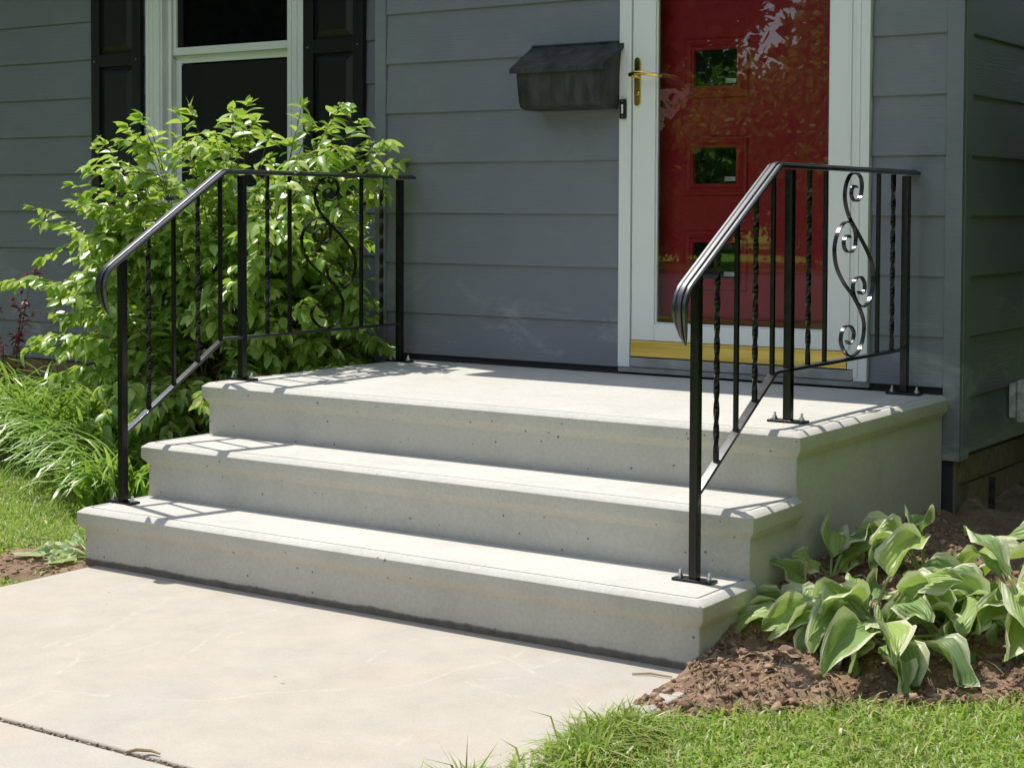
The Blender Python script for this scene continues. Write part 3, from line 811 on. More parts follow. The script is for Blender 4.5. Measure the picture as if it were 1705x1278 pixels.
def railing(x, yo, root):
    P1, P2, P3 = 0.0, 0.580, 1.510
    Yk = 0.478
    def slope_top(y): return 0.966 + (1.314 - 0.966) * (y + 0.085) / (Yk + 0.085)      # underside line of the sloped cap
    def slope_bot(y): return 0.716 - (0.716 - 0.428) * (Yk - y) / (Yk - 0.012)
    hp = 0.0127
    for py, zb, zt in ((P1, Z1, slope_top(P1) - 0.004), (P2, Z3, 1.309), (P3, Z3, 1.309)):
        mb = MB(); mb.box(x - hp, x + hp, yo + py - hp, yo + py + hp, zb + 0.008, zt)
        post = mb.build('post', IRON, root, bevel=0.0022)
        mb = MB(); mb.box(x - 0.060, x + 0.060, yo + py - 0.022, yo + py + 0.022, zb + 0.0005, zb + 0.0078)
        mb.build('foot_plate', IRON, post, bevel=0.002)
        for s in (-1, 1):
            mb = MB()
            mb.tube([(x + s * 0.044, yo + py, zb + 0.0080), (x + s * 0.044, yo + py, zb + 0.0105)], 0.0105, 12)
            mb.tube([(x + s * 0.044, yo + py, zb + 0.0106), (x + s * 0.044, yo + py, zb + 0.0175)], 0.0078, 6)
            mb.tube([(x + s * 0.044, yo + py, zb + 0.0176), (x + s * 0.044 + 0.001, yo + py, zb + 0.029)], 0.0042, 8)
            mb.build('anchor_bolt', ZINC, post)
    # moulded cap
    prof = [(-0.0215, 0.0), (-0.0235, 0.004), (-0.0235, 0.0085), (-0.019, 0.0125), (-0.0125, 0.0125), (-0.0115, 0.0105), (-0.0085, 0.0105), (-0.0075, 0.0155), (0.0, 0.0175), (0.0075, 0.0155), (0.0085, 0.0105), (0.0115, 0.0105), (0.0125, 0.0125), (0.019, 0.0125), (0.0235, 0.0085), (0.0235, 0.004), (0.0215, 0.0)]
    cap = [(-0.058, 0.832), (-0.070, 0.860), (-0.083, 0.895), (-0.0885, 0.920), (-0.0875, 0.940), (-0.079, 0.960), (-0.064, 0.978), (-0.048, 0.989), (Yk - 0.008, 1.309), (Yk, 1.3125), (Yk + 0.010, 1.3135), (1.585, 1.3135), (1.598, 1.3135)]
    scl = [(0.12, 0.3), (0.5, 0.9), (0.85, 1), (1, 1), (1, 1), (1, 1), (1, 1), (1, 1), (1, 1), (1, 1), (1, 1), (1, 1), (0.75, 0.6)]
    mb = MB(); sweep_yz(mb, [(yo + a, b) for a, b in cap], prof, x, scl)
    o = mb.build('handrail', RAIL_CAP, root)
    o.data.shade_smooth(); o.data.set_sharp_from_angle(angle=math.radians(38))
    # lower rail
    mb = MB()
    pr = [(-0.0125, -0.005), (0.0125, -0.005), (0.0125, 0.005), (-0.0125, 0.005)]
    sweep_yz(mb, [(yo + 0.012, slope_bot(0.012)), (yo + Yk, 0.716), (yo + P3 - 0.012, 0.716)], pr, x)
    mb.build('bottom_rail', RAIL_CAP, root, bevel=0.0012)
    # balusters
    def bar(y, z0, z1, twist):
        h_ = 0.0062; mb = MB()
        if not twist:
            mb.box(x - h_, x + h_, yo + y - h_, yo + y + h_, z0, z1)
            mb.build('baluster', IRON, root, bevel=0.001)
        else:
            nseg = 44; rs = []
            for i in range(nseg + 1):
                t = i / nseg; z = z0 + (z1 - z0) * t
                u = min(1, max(0, (t - 0.06) / 0.88)); a = u * (z1 - z0) * math.pi * 2 / 0.27
                rs.append([(x + h_ * 1.414 * math.cos(a + math.pi / 4 + k * math.pi / 2), yo + y + h_ * 1.414 * math.sin(a + math.pi / 4 + k * math.pi / 2), z) for k in range(4)])
            mb.rings(rs); mb.build('baluster', IRON, root)
    for k, y in enumerate((0.119, 0.237, 0.354, 0.467)):
        bar(y, slope_bot(y) + 0.002, slope_top(y) - 0.002, k % 2 == 0)
    for y, tw in ((0.715, True), (0.838, False), (1.262, False), (1.390, True)):
        bar(y, 0.7205, 1.312, tw)
    for S in (SCROLL_A, SCROLL_B):
        mb = MB(); sweep_yz(mb, [(yo + a, b) for a, b in catmull(S)], [(-0.0062, -0.0022), (0.0062, -0.0022), (0.0062, 0.0022), (-0.0062, 0.0022)], x)
        mb.build('scroll', IRON, root)
rl = thing('railing', (0.06, 0.155, Z1), 'glossy black iron stair railing with scrollwork beside the leafy green shrub', 'railing')
railing(0.06, 0.155, rl)
rr = thing('railing', (2.225, 0.205, Z1), 'glossy black iron stair railing with scrollwork before the red door, by the hostas', 'railing')
railing(2.225, 0.205, rr)

# ------------------------------------------------------------------ mailbox, doorbell, outlet box, stake
mbx = thing('mailbox', (0.83, 1.78, 1.575), 'weathered black metal mailbox with sloping lid mounted on the siding', 'mailbox')
prof = [(1.776, 1.815), (1.630, 1.725), (1.635, 1.640), (1.638, 1.606), (1.645, 1.590), (1.658, 1.581), (1.678, 1.576), (1.776, 1.576)]
def tap(z): return 0.016 * (1.815 - z) / 0.24
m = MB(); m.rings([[(0.655 + tap(z), y, z) for y, z in prof], [(1.055 - tap(z), y, z) for y, z in prof]])
m.build('box', MAILB, mbx, bevel=0.002)
m = MB()
lid = [(1.776, 1.832), (1.616, 1.736), (1.614, 1.716), (1.617, 1.716), (1.620, 1.733), (1.776, 1.827)]
m.rings([[(0.640, y, z) for y, z in lid], [(1.067, y, z) for y, z in lid]])
for xx in (0.640, 1.0655):
    m.rings([[(xx2, 1.776, 1.827), (xx2, 1.617, 1.733), (xx2, 1.619, 1.720), (xx2, 1.776, 1.812)] for xx2 in (xx, xx + 0.0015)])
m.build('lid', MAILB, mbx)
m = MB(); m.tube([(0.64, 1.774, 1.834), (1.067, 1.774, 1.834)], 0.0045, 8); m.build('hinge_rod', MAILB, mbx)
db = thing('doorbell', (1.068, 1.767, 1.54), 'small black doorbell with lit white button on the white door trim', 'doorbell')
m = MB(); m.box(1.0545, 1.0825, 1.7555, 1.7640, 1.537, 1.612); m.build('case', PLAST, db, bevel=0.002)
m = MB(); m.box(1.0645, 1.0725, 1.7532, 1.7552, 1.557, 1.592); m.build('button', PAPER, db, bevel=0.001)
m = MB()
for z in (1.545, 1.604): m.tube([(1.0685, 1.7553, z), (1.0685, 1.7535, z)], 0.003, 8)
m.build('screw', ZINC, db)
ob = thing('outlet_box', (2.40, 2.42, 0.43), 'weathered white outdoor outlet box low on the shaded side wall', 'outlet box')
m = MB(); m.box(2.4005, 2.425, 2.30, 2.44, 0.432, 0.56); m.build('back_box', OUTL, ob, bevel=0.004)
m = MB(); m.box(2.4255, 2.465, 2.31, 2.45, 0.415, 0.572); m.build('cover', OUTL, ob, bevel=0.006)
m = MB(); m.rings([[(2.475 + 0.011 * math.cos(a), 1.90 + 0.011 * math.sin(a), z) for a in [k * math.pi / 2 + .5 for k in range(4)]] for z in (-0.1, 0.268, 0.275)])
m.box(2.470, 2.480, 1.885, 1.915, 0.24, 0.262)
tag(m.build('metal_stake', RUST), 'dark rusty metal stake standing against the brick foundation below the corner board', 'stake')

# ------------------------------------------------------------------ vegetation helpers
def leaf_template(fold=0.25, droop=0.25, wid=0.5, rows=4):
    v = [(0, 0, 0)]; uv_ = [(0.5, 0)]
    f = []
    for i in range(1, rows):
        t = i / rows
        w_ = wid * 0.5 * math.sin(math.pi * t ** 0.8) ** 0.85
        z = -droop * t * t
        v += [(-w_, t, z + fold * w_), (0, t, z), (w_, t, z + fold * w_)]
        uv_ += [(0, t), (0.5, t), (1, t)]
    v.append((0, 1.0, -droop)); uv_.append((0.5, 1))
    f += [(0, 2, 1), (0, 3, 2)]
    for i in range(rows - 2):
        a = 1 + 3 * i; b = a + 3
        f += [(a, a + 1, b + 1, b), (a + 1, a + 2, b + 2, b + 1)]
    a = 1 + 3 * (rows - 2); e = len(v) - 1
    f += [(a, a + 1, e), (a + 1, a + 2, e)]
    return v, f, uv_
LEAFS = [leaf_template(0.35, 0.22, 0.50), leaf_template(0.55, 0.38, 0.46), leaf_template(0.15, 0.12, 0.55)]

def bez(a, b, c2, n):
    return [a * (1 - t) ** 2 + b * 2 * t * (1 - t) + c2 * t * t for t in [i / n for i in range(n + 1)]]

class Shrub:
    def __init__(s): s.stems = MB(); s.pos = []; s.dir = []; s.nor = []; s.size = []
    def leaf(s, p_, d, n_, size): s.pos.append(p_); s.dir.append(d); s.nor.append(n_); s.size.append(size)
    def twig(s, a, d, length, step=0.029, size=0.088, r0=0.0022, skip=0.08, ok=None):
        n = max(3, int(length / step)); p_ = Vector(a); d = Vector(d).normalized(); pts = [p_.copy()]
        ph = rnd.uniform(0, 6.28)
        for i in range(n):
            t = i / n
            d = (d + Vector((rnd.gauss(0, .07), rnd.gauss(0, .07), rnd.gauss(0, .05) - 0.085))).normalized()
            p_ = p_ + d * step; pts.append(p_.copy())
            if ok and not ok(p_): break
            if rnd.random() < skip: continue
            sd = d.cross(Vector((0, 0, 1)))
            if sd.length < 0.1: sd = Vector((1, 0, 0))
            sd.normalize()
            for sgn in ((1, -1) if rnd.random() < 0.6 else (rnd.choice((1, -1)),)):
                ld = d * rnd.uniform(.35, .8) + sd * sgn * rnd.uniform(.5, 1.0) + Vector((rnd.gauss(0, .18), rnd.gauss(0, .18), rnd.uniform(-.75, .05)))
                nn = Vector((rnd.gauss(0, .35), rnd.gauss(0, .35), 1.0)) - d * rnd.uniform(-.1, .3)
                s.leaf(p_, ld, nn, size * rnd.uniform(.65, 1.25) * (1.0 - 0.35 * t))
        for q in range(3):
            s.leaf(p_, d + Vector((rnd.gauss(0, .35), rnd.gauss(0, .35), rnd.uniform(-.5, .25))), Vector((rnd.gauss(0, .4), rnd.gauss(0, .4), 1)), size * rnd.uniform(.45, .8))
        s.stems.tube(pts, [r0 * (1 - .6 * i / len(pts)) for i in range(len(pts))], 4)
    def branch(s, base, target, lift, ntw, tl, r0=0.007, size=0.088, from_t=0.3, ok=None, center=None):
        base, target = Vector(base), Vector(target)
        mid = base.lerp(target, 0.42) + Vector((0, 0, lift))
        pts = bez(base, mid, target, 14)
        s.stems.tube(pts, [r0 * (1 - .75 * i / 14) for i in range(15)], 5)
        for k in range(ntw):
            t = from_t + (1 - from_t) * (k + rnd.random()) / ntw
            i = min(13, int(t * 14)); p_ = pts[i].lerp(pts[i + 1], t * 14 - i)
            tg = (pts[i + 1] - pts[i]).normalized()
            out = (p_ - center) if center is not None else tg.copy()
            out.z *= 0.4
            if out.length > 1e-3: out.normalize()
            d = tg * rnd.uniform(.3, .9) + out * rnd.uniform(.2, .8) + Vector((rnd.gauss(0, .55), rnd.gauss(0, .55), rnd.gauss(-0.05, .28)))
            s.twig(p_, d, tl * rnd.uniform(.6, 1.25), size=size, ok=ok)
        tg = (pts[-1] - pts[-2]).normalized()
        s.twig(pts[-1], tg, tl * 0.8, size=size, ok=ok)
    def build(s, root, leafmat_, n_obj=0, stemmat=BARK, ok=None):
        s.stems.build('branches', stemmat, root, smooth=True)
        P = np.array([tuple(q) for q in s.pos]); D = np.array([tuple(q) for q in s.dir]); N = np.array([tuple(q) for q in s.nor]); Z = np.array(s.size)
        if ok:
            keep = np.array([ok(Vector(q)) for q in P]); P, D, N, Z = P[keep], D[keep], N[keep], Z[keep]
        R = frames(D, N) * Z[:, None, None]
        var = nr.integers(0, 3, len(P))
        objs = np.zeros(len(P), bool)
        if n_obj:
            dist = np.linalg.norm(P - np.array(CAM), axis=1)
            face = np.abs(np.einsum('ij,ij->i', R[:, :, 2] / Z[:, None], (np.array(CAM) - P) / dist[:, None]))
            score = Z * (0.4 + face) / dist * (1 + 0.6 * (dist < np.quantile(dist, 0.35)))
            objs[np.argsort(-score)[:n_obj]] = True
            for vi in range(3):
                tv, tf, tuv = LEAFS[vi]
                me = bpy.data.meshes.new('leaf'); me.from_pydata(tv, [], tf); me.materials.append(leafmat_); me.shade_smooth()
                for i in np.nonzero(objs & (var == vi))[0]:
                    o = link_mesh('leaf', me, None, root)
                    o.matrix_basis = Matrix([list(R[i][r_]) + [P[i][r_]] for r_ in range(3)] + [[0, 0, 0, 1]])
        # the rest of the leaves in one mesh
        vs_, fs_, off = [], [], 0
        rest = ~objs
        tv, tf, tuv = LEAFS[0]
        allv = []
        for vi in range(3):
            sel = rest & (var == vi)
            allv.append((np.einsum('nij,vj->nvi', R[sel], np.array(LEAFS[vi][0])) + P[sel][:, None, :]).reshape(-1, 3))
        o = bulk_raw('foliage', np.concatenate(allv), tf, tuv, int(rest.sum()), len(tv), leafmat_, root)
        tag(o, kind='stuff')
        return len(P)

# ---- the big shrub left of the landing
CEN = Vector((-0.95, 1.75, 0.55))
def ok_shrub(q):
    if q.x > -0.20 and q.y > 1.76: return False
    if q.x > -0.03 and q.z < 0.60: return False
    if q.y > 2.48: return False
    if q.z < 0.03: return False
    if q.x < -1.38 - 0.72 * min(1, max(0, (q.z - 0.42) / 0.40)): return False
    if q.x > -0.01 and q.y < 1.76 and q.z < 1.25: return False
    return True
shr = thing('shrub', (-0.95, 1.75, 0.0), 'big leafy yellow-green shrub growing beside the landing under the window', 'shrub')
S = Shrub()
base = lambda: (-0.95 + rnd.gauss(0, .13), 1.78 + rnd.gauss(0, .10), 0.0)
for tgt, lift, ntw, tl in (
    ((-1.98, 1.45, 0.70), 0.42, 8, 0.26), ((-1.82, 1.40, 0.86), 0.40, 9, 0.26), ((-1.70, 1.35, 0.62), 0.36, 9, 0.26), ((-1.55, 1.40, 1.06), 0.36, 9, 0.28), ((-1.62, 1.60, 1.22), 0.35, 7, 0.24),
    ((-1.45, 1.65, 1.40), 0.32, 2, 0.15), ((-1.50, 1.72, 1.30), 0.3, 2, 0.15), ((-1.16, 1.65, 1.40), 0.30, 3, 0.15), ((-0.95, 1.55, 1.46), 0.28, 9, 0.22), ((-0.72, 1.50, 1.46), 0.34, 10, 0.24), ((-0.85, 1.70, 1.50), 0.25, 6, 0.2),
    ((-0.52, 1.65, 1.44), 0.36, 9, 0.26), ((-0.26, 1.58, 1.52), 0.42, 12, 0.25), ((-0.12, 1.52, 1.46), 0.46, 11, 0.25), ((-0.10, 1.60, 1.36), 0.46, 10, 0.24), ((-0.10, 1.42, 1.12), 0.35, 10, 0.24), ((-0.02, 1.60, 1.44), 0.5, 9, 0.22),
    ((0.02, 1.00, 1.26), 0.42, 7, 0.18), ((-0.25, 1.15, 1.10), 0.35, 10, 0.26), ((-0.12, 1.25, 0.82), 0.3, 10, 0.24), ((-0.12, 1.55, 0.85), 0.3, 11, 0.24), ((-0.10, 1.65, 0.65), 0.3, 11, 0.24), ((-0.12, 1.45, 0.55), 0.25, 10, 0.24), ((-1.35, 1.25, 0.50), 0.3, 9, 0.26), ((-1.1, 1.15, 0.32), 0.2, 9, 0.26), ((-0.75, 1.05, 0.38), 0.2, 10, 0.26), ((-0.35, 1.0, 0.48), 0.25, 10, 0.26)):
    S.branch(base(), tgt, lift, ntw, tl, center=CEN, ok=ok_shrub)
for k in range(58):
    a = rnd.uniform(0, 2 * math.pi); e = rnd.uniform(-0.25, 1.0)
    tgt = (CEN.x + 0.72 * math.cos(a) * math.cos(e), CEN.y + 0.52 * math.sin(a) * math.cos(e) - 0.12, 0.56 + 0.66 * math.sin(e))
    S.branch(base(), tgt, rnd.uniform(.15, .38), 9, 0.25, r0=0.006, center=CEN, ok=ok_shrub)
S.twig((-0.06, 1.16, 1.37), (0.62, -0.5, 0.12), 0.17)
S.twig((-0.04, 1.62, 1.36), (0.75, -0.2, 0.05), 0.14)
for k in range(40):
    tgt = (rnd.uniform(-1.25, -0.08), rnd.uniform(1.15, 1.75), rnd.uniform(0.85, 1.46))
    S.branch(base(), tgt, rnd.uniform(.2, .42), 7, 0.22, r0=0.005, from_t=0.55, center=CEN, ok=ok_shrub)
NSH = S.build(shr, SHRUBL, 300, ok=ok_shrub)
print('shrub leaves', NSH)

# ---- dark evergreen at the right side wall (its twigs reach into view; crown enlarged to darken that wall)
ev = thing('shrub', (3.3, 3.3, 0.0), 'dark evergreen shrub growing close to the shaded side wall', 'shrub')
S = Shrub(); C2 = Vector((3.26, 2.98, 1.2))
for k in range(240):
    a = rnd.uniform(0, 2 * math.pi); e = rnd.uniform(-0.6, 1.4)
    tgt = (C2.x + 0.70 * math.cos(a) * math.cos(e), C2.y + 1.15 * math.sin(a) * math.cos(e), 1.45 + 1.35 * math.sin(e))
    S.branch((C2.x + rnd.gauss(0, .08), C2.y + rnd.gauss(0, .08), 0.0), tgt, rnd.uniform(0, .2), 10, 0.22, center=C2, size=0.085)
S.build(ev, DARKL)

# ---- strap-leaved clumps under the window
def strap_clump(center, n, lmin, lmax, spread, lean, seed):
    g = np.random.default_rng(seed)
    K = 7
    base_ = np.stack([center[0] + g.normal(0, spread, n), center[1] + g.normal(0, spread * .8, n), np.full(n, 0.0)], 1)
    az = g.uniform(0, 2 * np.pi, n)
    d = np.stack([np.cos(az), np.sin(az), np.zeros(n)], 1) * g.uniform(.5, 1.0, n)[:, None] + np.array([lean[0], lean[1], 0]) 
    d /= np.linalg.norm(d, axis=1, keepdims=True)
    L = g.uniform(lmin, lmax, n) * 1.0; w_ = g.uniform(0.006, 0.0115, n)
    a0 = g.uniform(.95, 1.45, n); bend = g.uniform(1.3, 2.5, n)
    side_ = np.stack([-d[:, 1], d[:, 0], np.zeros(n)], 1)
    p_ = base_.copy(); out = np.zeros((n, K * 2, 3))
    for k in range(K):
        t = k / (K - 1)
        ww = w_ * (1 - t ** 2.2) + 0.0004
        out[:, 2 * k] = p_ - side_ * ww[:, None] + np.array([0, 0, .0015]); out[:, 2 * k + 1] = p_ + side_ * ww[:, None]
        ang = a0 - bend * t ** 1.2
        p_ = p_ + (d * np.cos(ang)[:, None] + np.array([0, 0, 1]) * np.sin(ang)[:, None]) * (L / (K - 1))[:, None]
        p_[:, 2] = np.maximum(p_[:, 2], 0.012 + g.uniform(0, .02, n))
    tf = [(2 * k, 2 * k + 1, 2 * k + 3, 2 * k + 2) for k in range(K - 1)]
    tuv = [(j % 2, (j // 2) / (K - 1)) for j in range(2 * K)]
    return out.reshape(-1, 3), tf, tuv, n, 2 * K
for i, (cx_, cy_, n, l0, l1) in enumerate(((-2.65, 1.85, 330, .40, .66), (-2.15, 1.60, 360, .40, .64), (-1.72, 1.45, 340, .38, .60), (-1.35, 1.28, 320, .34, .56), (-2.35, 2.05, 260, .42, .68), (-1.80, 1.85, 260, .40, .62), (-2.95, 1.60, 280, .36, .58), (-1.02, 1.05, 260, .30, .5), (-0.72, 0.86, 200, .26, .44))):
    back = cy_ > 1.8
    t = thing('strap_leaf_clump', (cx_, cy_, 0.0), 'grassy clump of arching strap leaves close to the brick foundation' if back else 'grassy clump of arching strap leaves at the edge of the left lawn', 'plant', 'strap-leaved clumps by the foundation' if back else 'strap-leaved clumps along the lawn edge')
    vv_, tf, tuv, n_, V_ = strap_clump((cx_, cy_), int(n * .72), l0, l1, 0.085, (0.32, -0.42), 50 + i)
    tag(bulk_raw('blades', vv_, tf, tuv, n_, V_, LILYL, t), kind='stuff')

# ---- red-leaved sprig and broad bright plant at the far left
rp = thing('red_leaf_shrub', (-2.95, 2.10, 0.0), 'thin shrub with small dark red leaves before the left siding', 'shrub')
S = Shrub()
for tgt in ((-2.62, 1.98, 0.80), (-2.72, 2.0, 0.66), (-2.76, 2.0, 0.50), (-3.05, 2.05, 0.6), (-2.80, 1.95, 0.42)):
    S.branch((-2.95 + rnd.gauss(0, .03), 2.10, 0.0), tgt, 0.08, 5, 0.07, r0=0.004, size=0.046, from_t=0.55)
S.build(rp, REDL)

def hosta_leaf(root, base, az, stalk, rise, L, wd, droop, roll=0.0, twist=0.0, rise2=None):
    """stalk leaves base at azimuth az and inclination rise; blade carries on, curling by droop over its length"""
    d = Vector((math.cos(az), math.sin(az), 0)); upv = Vector((0, 0, 1))
    p_ = Vector(base); pts = []; ang = rise + 0.25
    ns_ = 8
    for i in range(ns_ + 1):
        pts.append(p_.copy()); ang = rise + 0.25 - 0.55 * i / ns_
        p_ = p_ + (d * math.cos(ang) + upv * math.sin(ang)) * (stalk / ns_)
    mb = MB(); mb.tube(pts, [0.006 - 0.002 * i / ns_ for i in range(ns_ + 1)], 6)
    mb.build('stalk', STALK, root, smooth=True)
    p_ = pts[-1]; rows, cols = 9, 9
    side_ = d.cross(upv); v = []; uvs = []
    a0 = ang if rise2 is None else rise2
    ph = rnd.uniform(0, 6.28); cupk = rnd.choice((0.15, 0.35, 0.6, 0.9, -0.3))
    for i in range(rows + 1):
        t = i / rows
        a = a0 - droop * t ** 1.1
        w_ = wd * 0.5 * (math.sin(math.pi * min(1, t ** 0.62 * 1.0)) ** 0.75 if 0 < t < 1 else 0.0) + 0.002
        nrm_ = (-d * math.sin(a) + upv * math.cos(a))
        sd = (side_ * math.cos(roll + twist * t) + nrm_ * math.sin(roll + twist * t)); n2 = -side_ * math.sin(roll + twist * t) + nrm_ * math.cos(roll + twist * t)
        for j in range(cols):
            u = j / (cols - 1) * 2 - 1
            cup = cupk * abs(u) ** 1.4 * w_ + 0.014 * math.sin(t * 11 + ph + u * 2.5) * abs(u) + 0.007 * math.sin(u * 5 + t * 6 + ph)
            q = p_ + sd * (u * w_) + n2 * cup
            q.z = max(q.z, 0.012)
            v.append(tuple(q)); uvs.append((u * .5 + .5, t))
        p_ = p_ + (d * math.cos(a) + upv * math.sin(a)) * (L / rows)
    f = [(i * cols + j, i * cols + j + 1, (i + 1) * cols + j + 1, (i + 1) * cols + j) for i in range(rows) for j in range(cols - 1)]
    me = bpy.data.meshes.new('leaf'); me.from_pydata(v, [], f)
    lay = me.uv_layers.new(name='UVMap')
    for lp in me.loops: lay.data[lp.index].uv = uvs[lp.vertex_index]
    me.shade_smooth()
    return link_mesh('leaf', me, HOSTA, root)
R_ = math.radians
def hosta(loc, label, leaves, n_rand, seed, lr=(.15, .22), wr=(.085, .125), stalk=(.08, .17), azr=(0, 360), group=None):
    g = random.Random(seed)
    t = thing('hosta', loc, label, 'hosta', group)
    for lf in leaves:
        hosta_leaf(t, (loc[0] + lf[0], loc[1] + lf[1], loc[2] + lf[2]), R_(lf[3]), lf[4], R_(lf[5]), lf[6], lf[7], R_(lf[8]), R_(lf[9] if len(lf) > 9 else 0))
    for k in range(n_rand):
        az = R_(azr[0] + (azr[1] - azr[0]) * (k + g.random()) / n_rand)
        hosta_leaf(t, (loc[0] + g.gauss(0, .025), loc[1] + g.gauss(0, .025), loc[2]), az, g.uniform(*stalk), R_(g.uniform(8, 66)), g.uniform(*lr), g.uniform(*wr) * g.uniform(.7, 1.0), R_(g.uniform(40, 150)), R_(g.uniform(-60, 60)), R_(g.uniform(-55, 55)))
    return t
# leaf: dx, dy, dz, azimuth, stalk, rise, length, width, droop, roll
hosta((2.66, 0.40, 0.035), 'wilted variegated hosta drooping over the soil close to the step side', [
    (0, 0, 0, 205, .16, 30, .24, .10, 70, 10), (0, 0, 0, 225, .13, 40, .22, .10, 95, -20), (0, 0, 0, 250, .10, 45, .20, .115, 110, 15), (0, 0, 0, 180, .14, 35, .20, .09, 80, 20),
    (0, 0, 0, 275, .12, 45, .20, .11, 115, -10), (0, 0, 0, 300, .18, 30, .21, .10, 60, 25), (0, 0, 0, 235, .05, 35, .17, .10, 80, 0), (.08, 0, 0, 262, .20, 25, .24, .10, 62, 30), (.02, 0, 0, 196, .26, 22, .22, .09, 75, -15), (0, .02, 0, 214, .27, 18, .2, .10, 70, 15)], 34, 3, lr=(.14, .24), wr=(.075, .12), stalk=(.05, .22))
hosta((2.95, 0.70, 0.04), 'full variegated hosta with cream-edged leaves in the middle of the soil bed', [
    (0, 0, 0, 230, .14, 45, .21, .11, 90, 10), (0, 0, 0, 260, .16, 40, .22, .11, 85, -10), (0, 0, 0, 200, .15, 50, .20, .10, 80, 10), (0, 0, 0, 290, .18, 45, .22, .13, 85, 15), (0, 0, 0, 320, .15, 55, .22, .12, 80, -15)], 30, 5, lr=(.15, .25), wr=(.08, .135), stalk=(.05, .17))
hosta((2.60, 0.92, 0.05), 'tall upright hosta with curled leaf tips beside the house corner', [
    (0, 0, 0, 190, .15, 70, .17, .09, 80, 10), (0, 0, 0, 280, .22, 78, .16, .08, 115, 0), (0, 0, 0, 240, .16, 72, .17, .08, 105, 10), (0, 0, 0, 215, .15, 60, .2, .11, 90, 20)], 9, 8, stalk=(.06, .16))
hosta((2.42, 0.66, 0.10), 'small shaded hosta with dark leaves leaning against the step side', [
    (0, 0, 0, 255, .09, 60, .14, .08, 60, 40), (0, 0, 0, 110, .10, 65, .16, .09, 70, -20), (0, 0, 0, 80, .12, 60, .17, .09, 80, 20), (0.0, -0.12, -.01, 235, .05, 70, .15, .07, 45, 60)], 4, 9, lr=(.11, .15), wr=(.06, .085), stalk=(.06, .12), azr=(20, 120))
hosta((3.06, 1.10, 0.04), 'large variegated hosta at the outer end of the soil bed', [
    (0, 0, 0, 180, .16, 60, .24, .14, 85, 10), (0, 0, 0, 210, .18, 45, .24, .13, 85, -10), (0, 0, 0, 240, .16, 35, .22, .12, 95, 10), (0, 0, 0, 160, .16, 65, .22, .13, 85, 0)], 14, 12, lr=(.18, .26), wr=(.11, .16))
hosta((-0.04, 0.10, -0.01), 'little flattened hosta at the left foot of the steps', [
    (0, 0, 0, 215, .12, 12, .17, .06, 20, 20), (0, 0, 0, 190, .10, 20, .14, .05, 40, -15), (0, 0, 0, 250, .05, 15, .13, .06, 35, -20), (0.02, -.05, 0, 262, .03, 15, .12, .06, 30, 10), (0, 0, 0, 165, .09, 28, .13, .05, 60, 10), (0, 0, 0, 225, .06, 30, .12, .05, 70, 0)], 0, 15)
hosta((-3.12, 2.05, 0.0), 'bright broad-leaved plant beneath the red-leaved sprigs', [
    (0.02, 0, 0, 250, .20, 80, .24, .12, 60, 10), (0.1, 0, 0, 300, .18, 75, .24, .12, 70, -10), (0.1, -.05, 0, 270, .12, 70, .22, .12, 90, 0), (0.12, 0, 0, 330, .16, 70, .2, .1, 80, 10)], 5, 21)

# ------------------------------------------------------------------ lawn blades
def blades(name, region, n, hmin, hmax, seed, z0=-0.03, mat=GRASSL, tall=None):
    g = np.random.default_rng(seed)
    x0, x1, y0, y1 = region[0]
    P = np.stack([g.uniform(x0, x1, n * 2), g.uniform(y0, y1, n * 2)], 1)
    P = P[region[1](P[:, 0], P[:, 1], g)][:n]
    n = len(P)
    H = g.uniform(hmin, hmax, n) * (0.75 + 0.35 * hash_noise(P[:, 0], P[:, 1], 4.0))
    if tall is not None: H = H * tall(P[:, 0], P[:, 1])
    az = g.uniform(0, 2 * np.pi, n); ln = g.uniform(.5, 2.1, n)
    d = np.stack([np.cos(az), np.sin(az), np.zeros(n)], 1)
    s_ = np.stack([-d[:, 1], d[:, 0], np.zeros(n)], 1)
    az2 = g.uniform(0, 2 * np.pi, n); s_ = np.stack([np.cos(az2), np.sin(az2), np.zeros(n)], 1)
    w_ = g.uniform(.0018, .0042, n)[:, None]
    b = np.concatenate([P, np.full((n, 1), z0)], 1)
    upv = np.array([0, 0, 1.0])
    m1 = b + upv * (H * (.62 - .1 * ln))[:, None] + d * (H * ln * .22)[:, None]
    m2 = b + upv * (H * (1.0 - .36 * ln))[:, None] + d * (H * ln * .7)[:, None]
    out = np.stack([b - s_ * w_, b + s_ * w_, m1 - s_ * w_ * .85, m1 + s_ * w_ * .85, m2], 1)
    return bulk_raw(name, out.reshape(-1, 3), [(0, 1, 3, 2), (2, 3, 4)], [(0, 0), (1, 0), (0, .5), (1, .5), (.5, 1)], n, 5, mat, smooth=False)
def reg_r(x, y, g):
    e = bed_edge(x) + g.normal(0, .035, len(x)) + 0.02
    return (y < e) & (x > 2.395 - .075 * np.clip((-.38 - y) / .3, 0, 1) * (0.6 + .4 * hash_noise(y, y, 8.)) + g.normal(0, .012, len(x))) & ((y < e - 0.10) | (g.random(len(x)) < .55))
def tall_r(x, y): return 1 + (0.6 + 1.1 * (hash_noise(y * 2.0, x, 9.0) > .15)) * np.clip(1.25 - (x - 2.38) / 0.15, 0, 1) * np.clip((-0.40 - y) / 0.2, 0, 1)
o = blades('grass', ((2.28, 4.3, -2.6, 0.6), reg_r), 60000, .036, .082, 1, tall=tall_r)
tag(o, 'mown sunlit grass in front of the soil bed, right of the walkway', 'grass', kind='stuff')
def reg_e(x, y, g):
    return (x > 2.40 - 0.11 * np.clip((-0.42 - y) / .35, 0, 1) * (0.55 + .45 * hash_noise(y, y * .5, 9.)) + g.normal(0, .010, len(x))) & (x < 2.47)
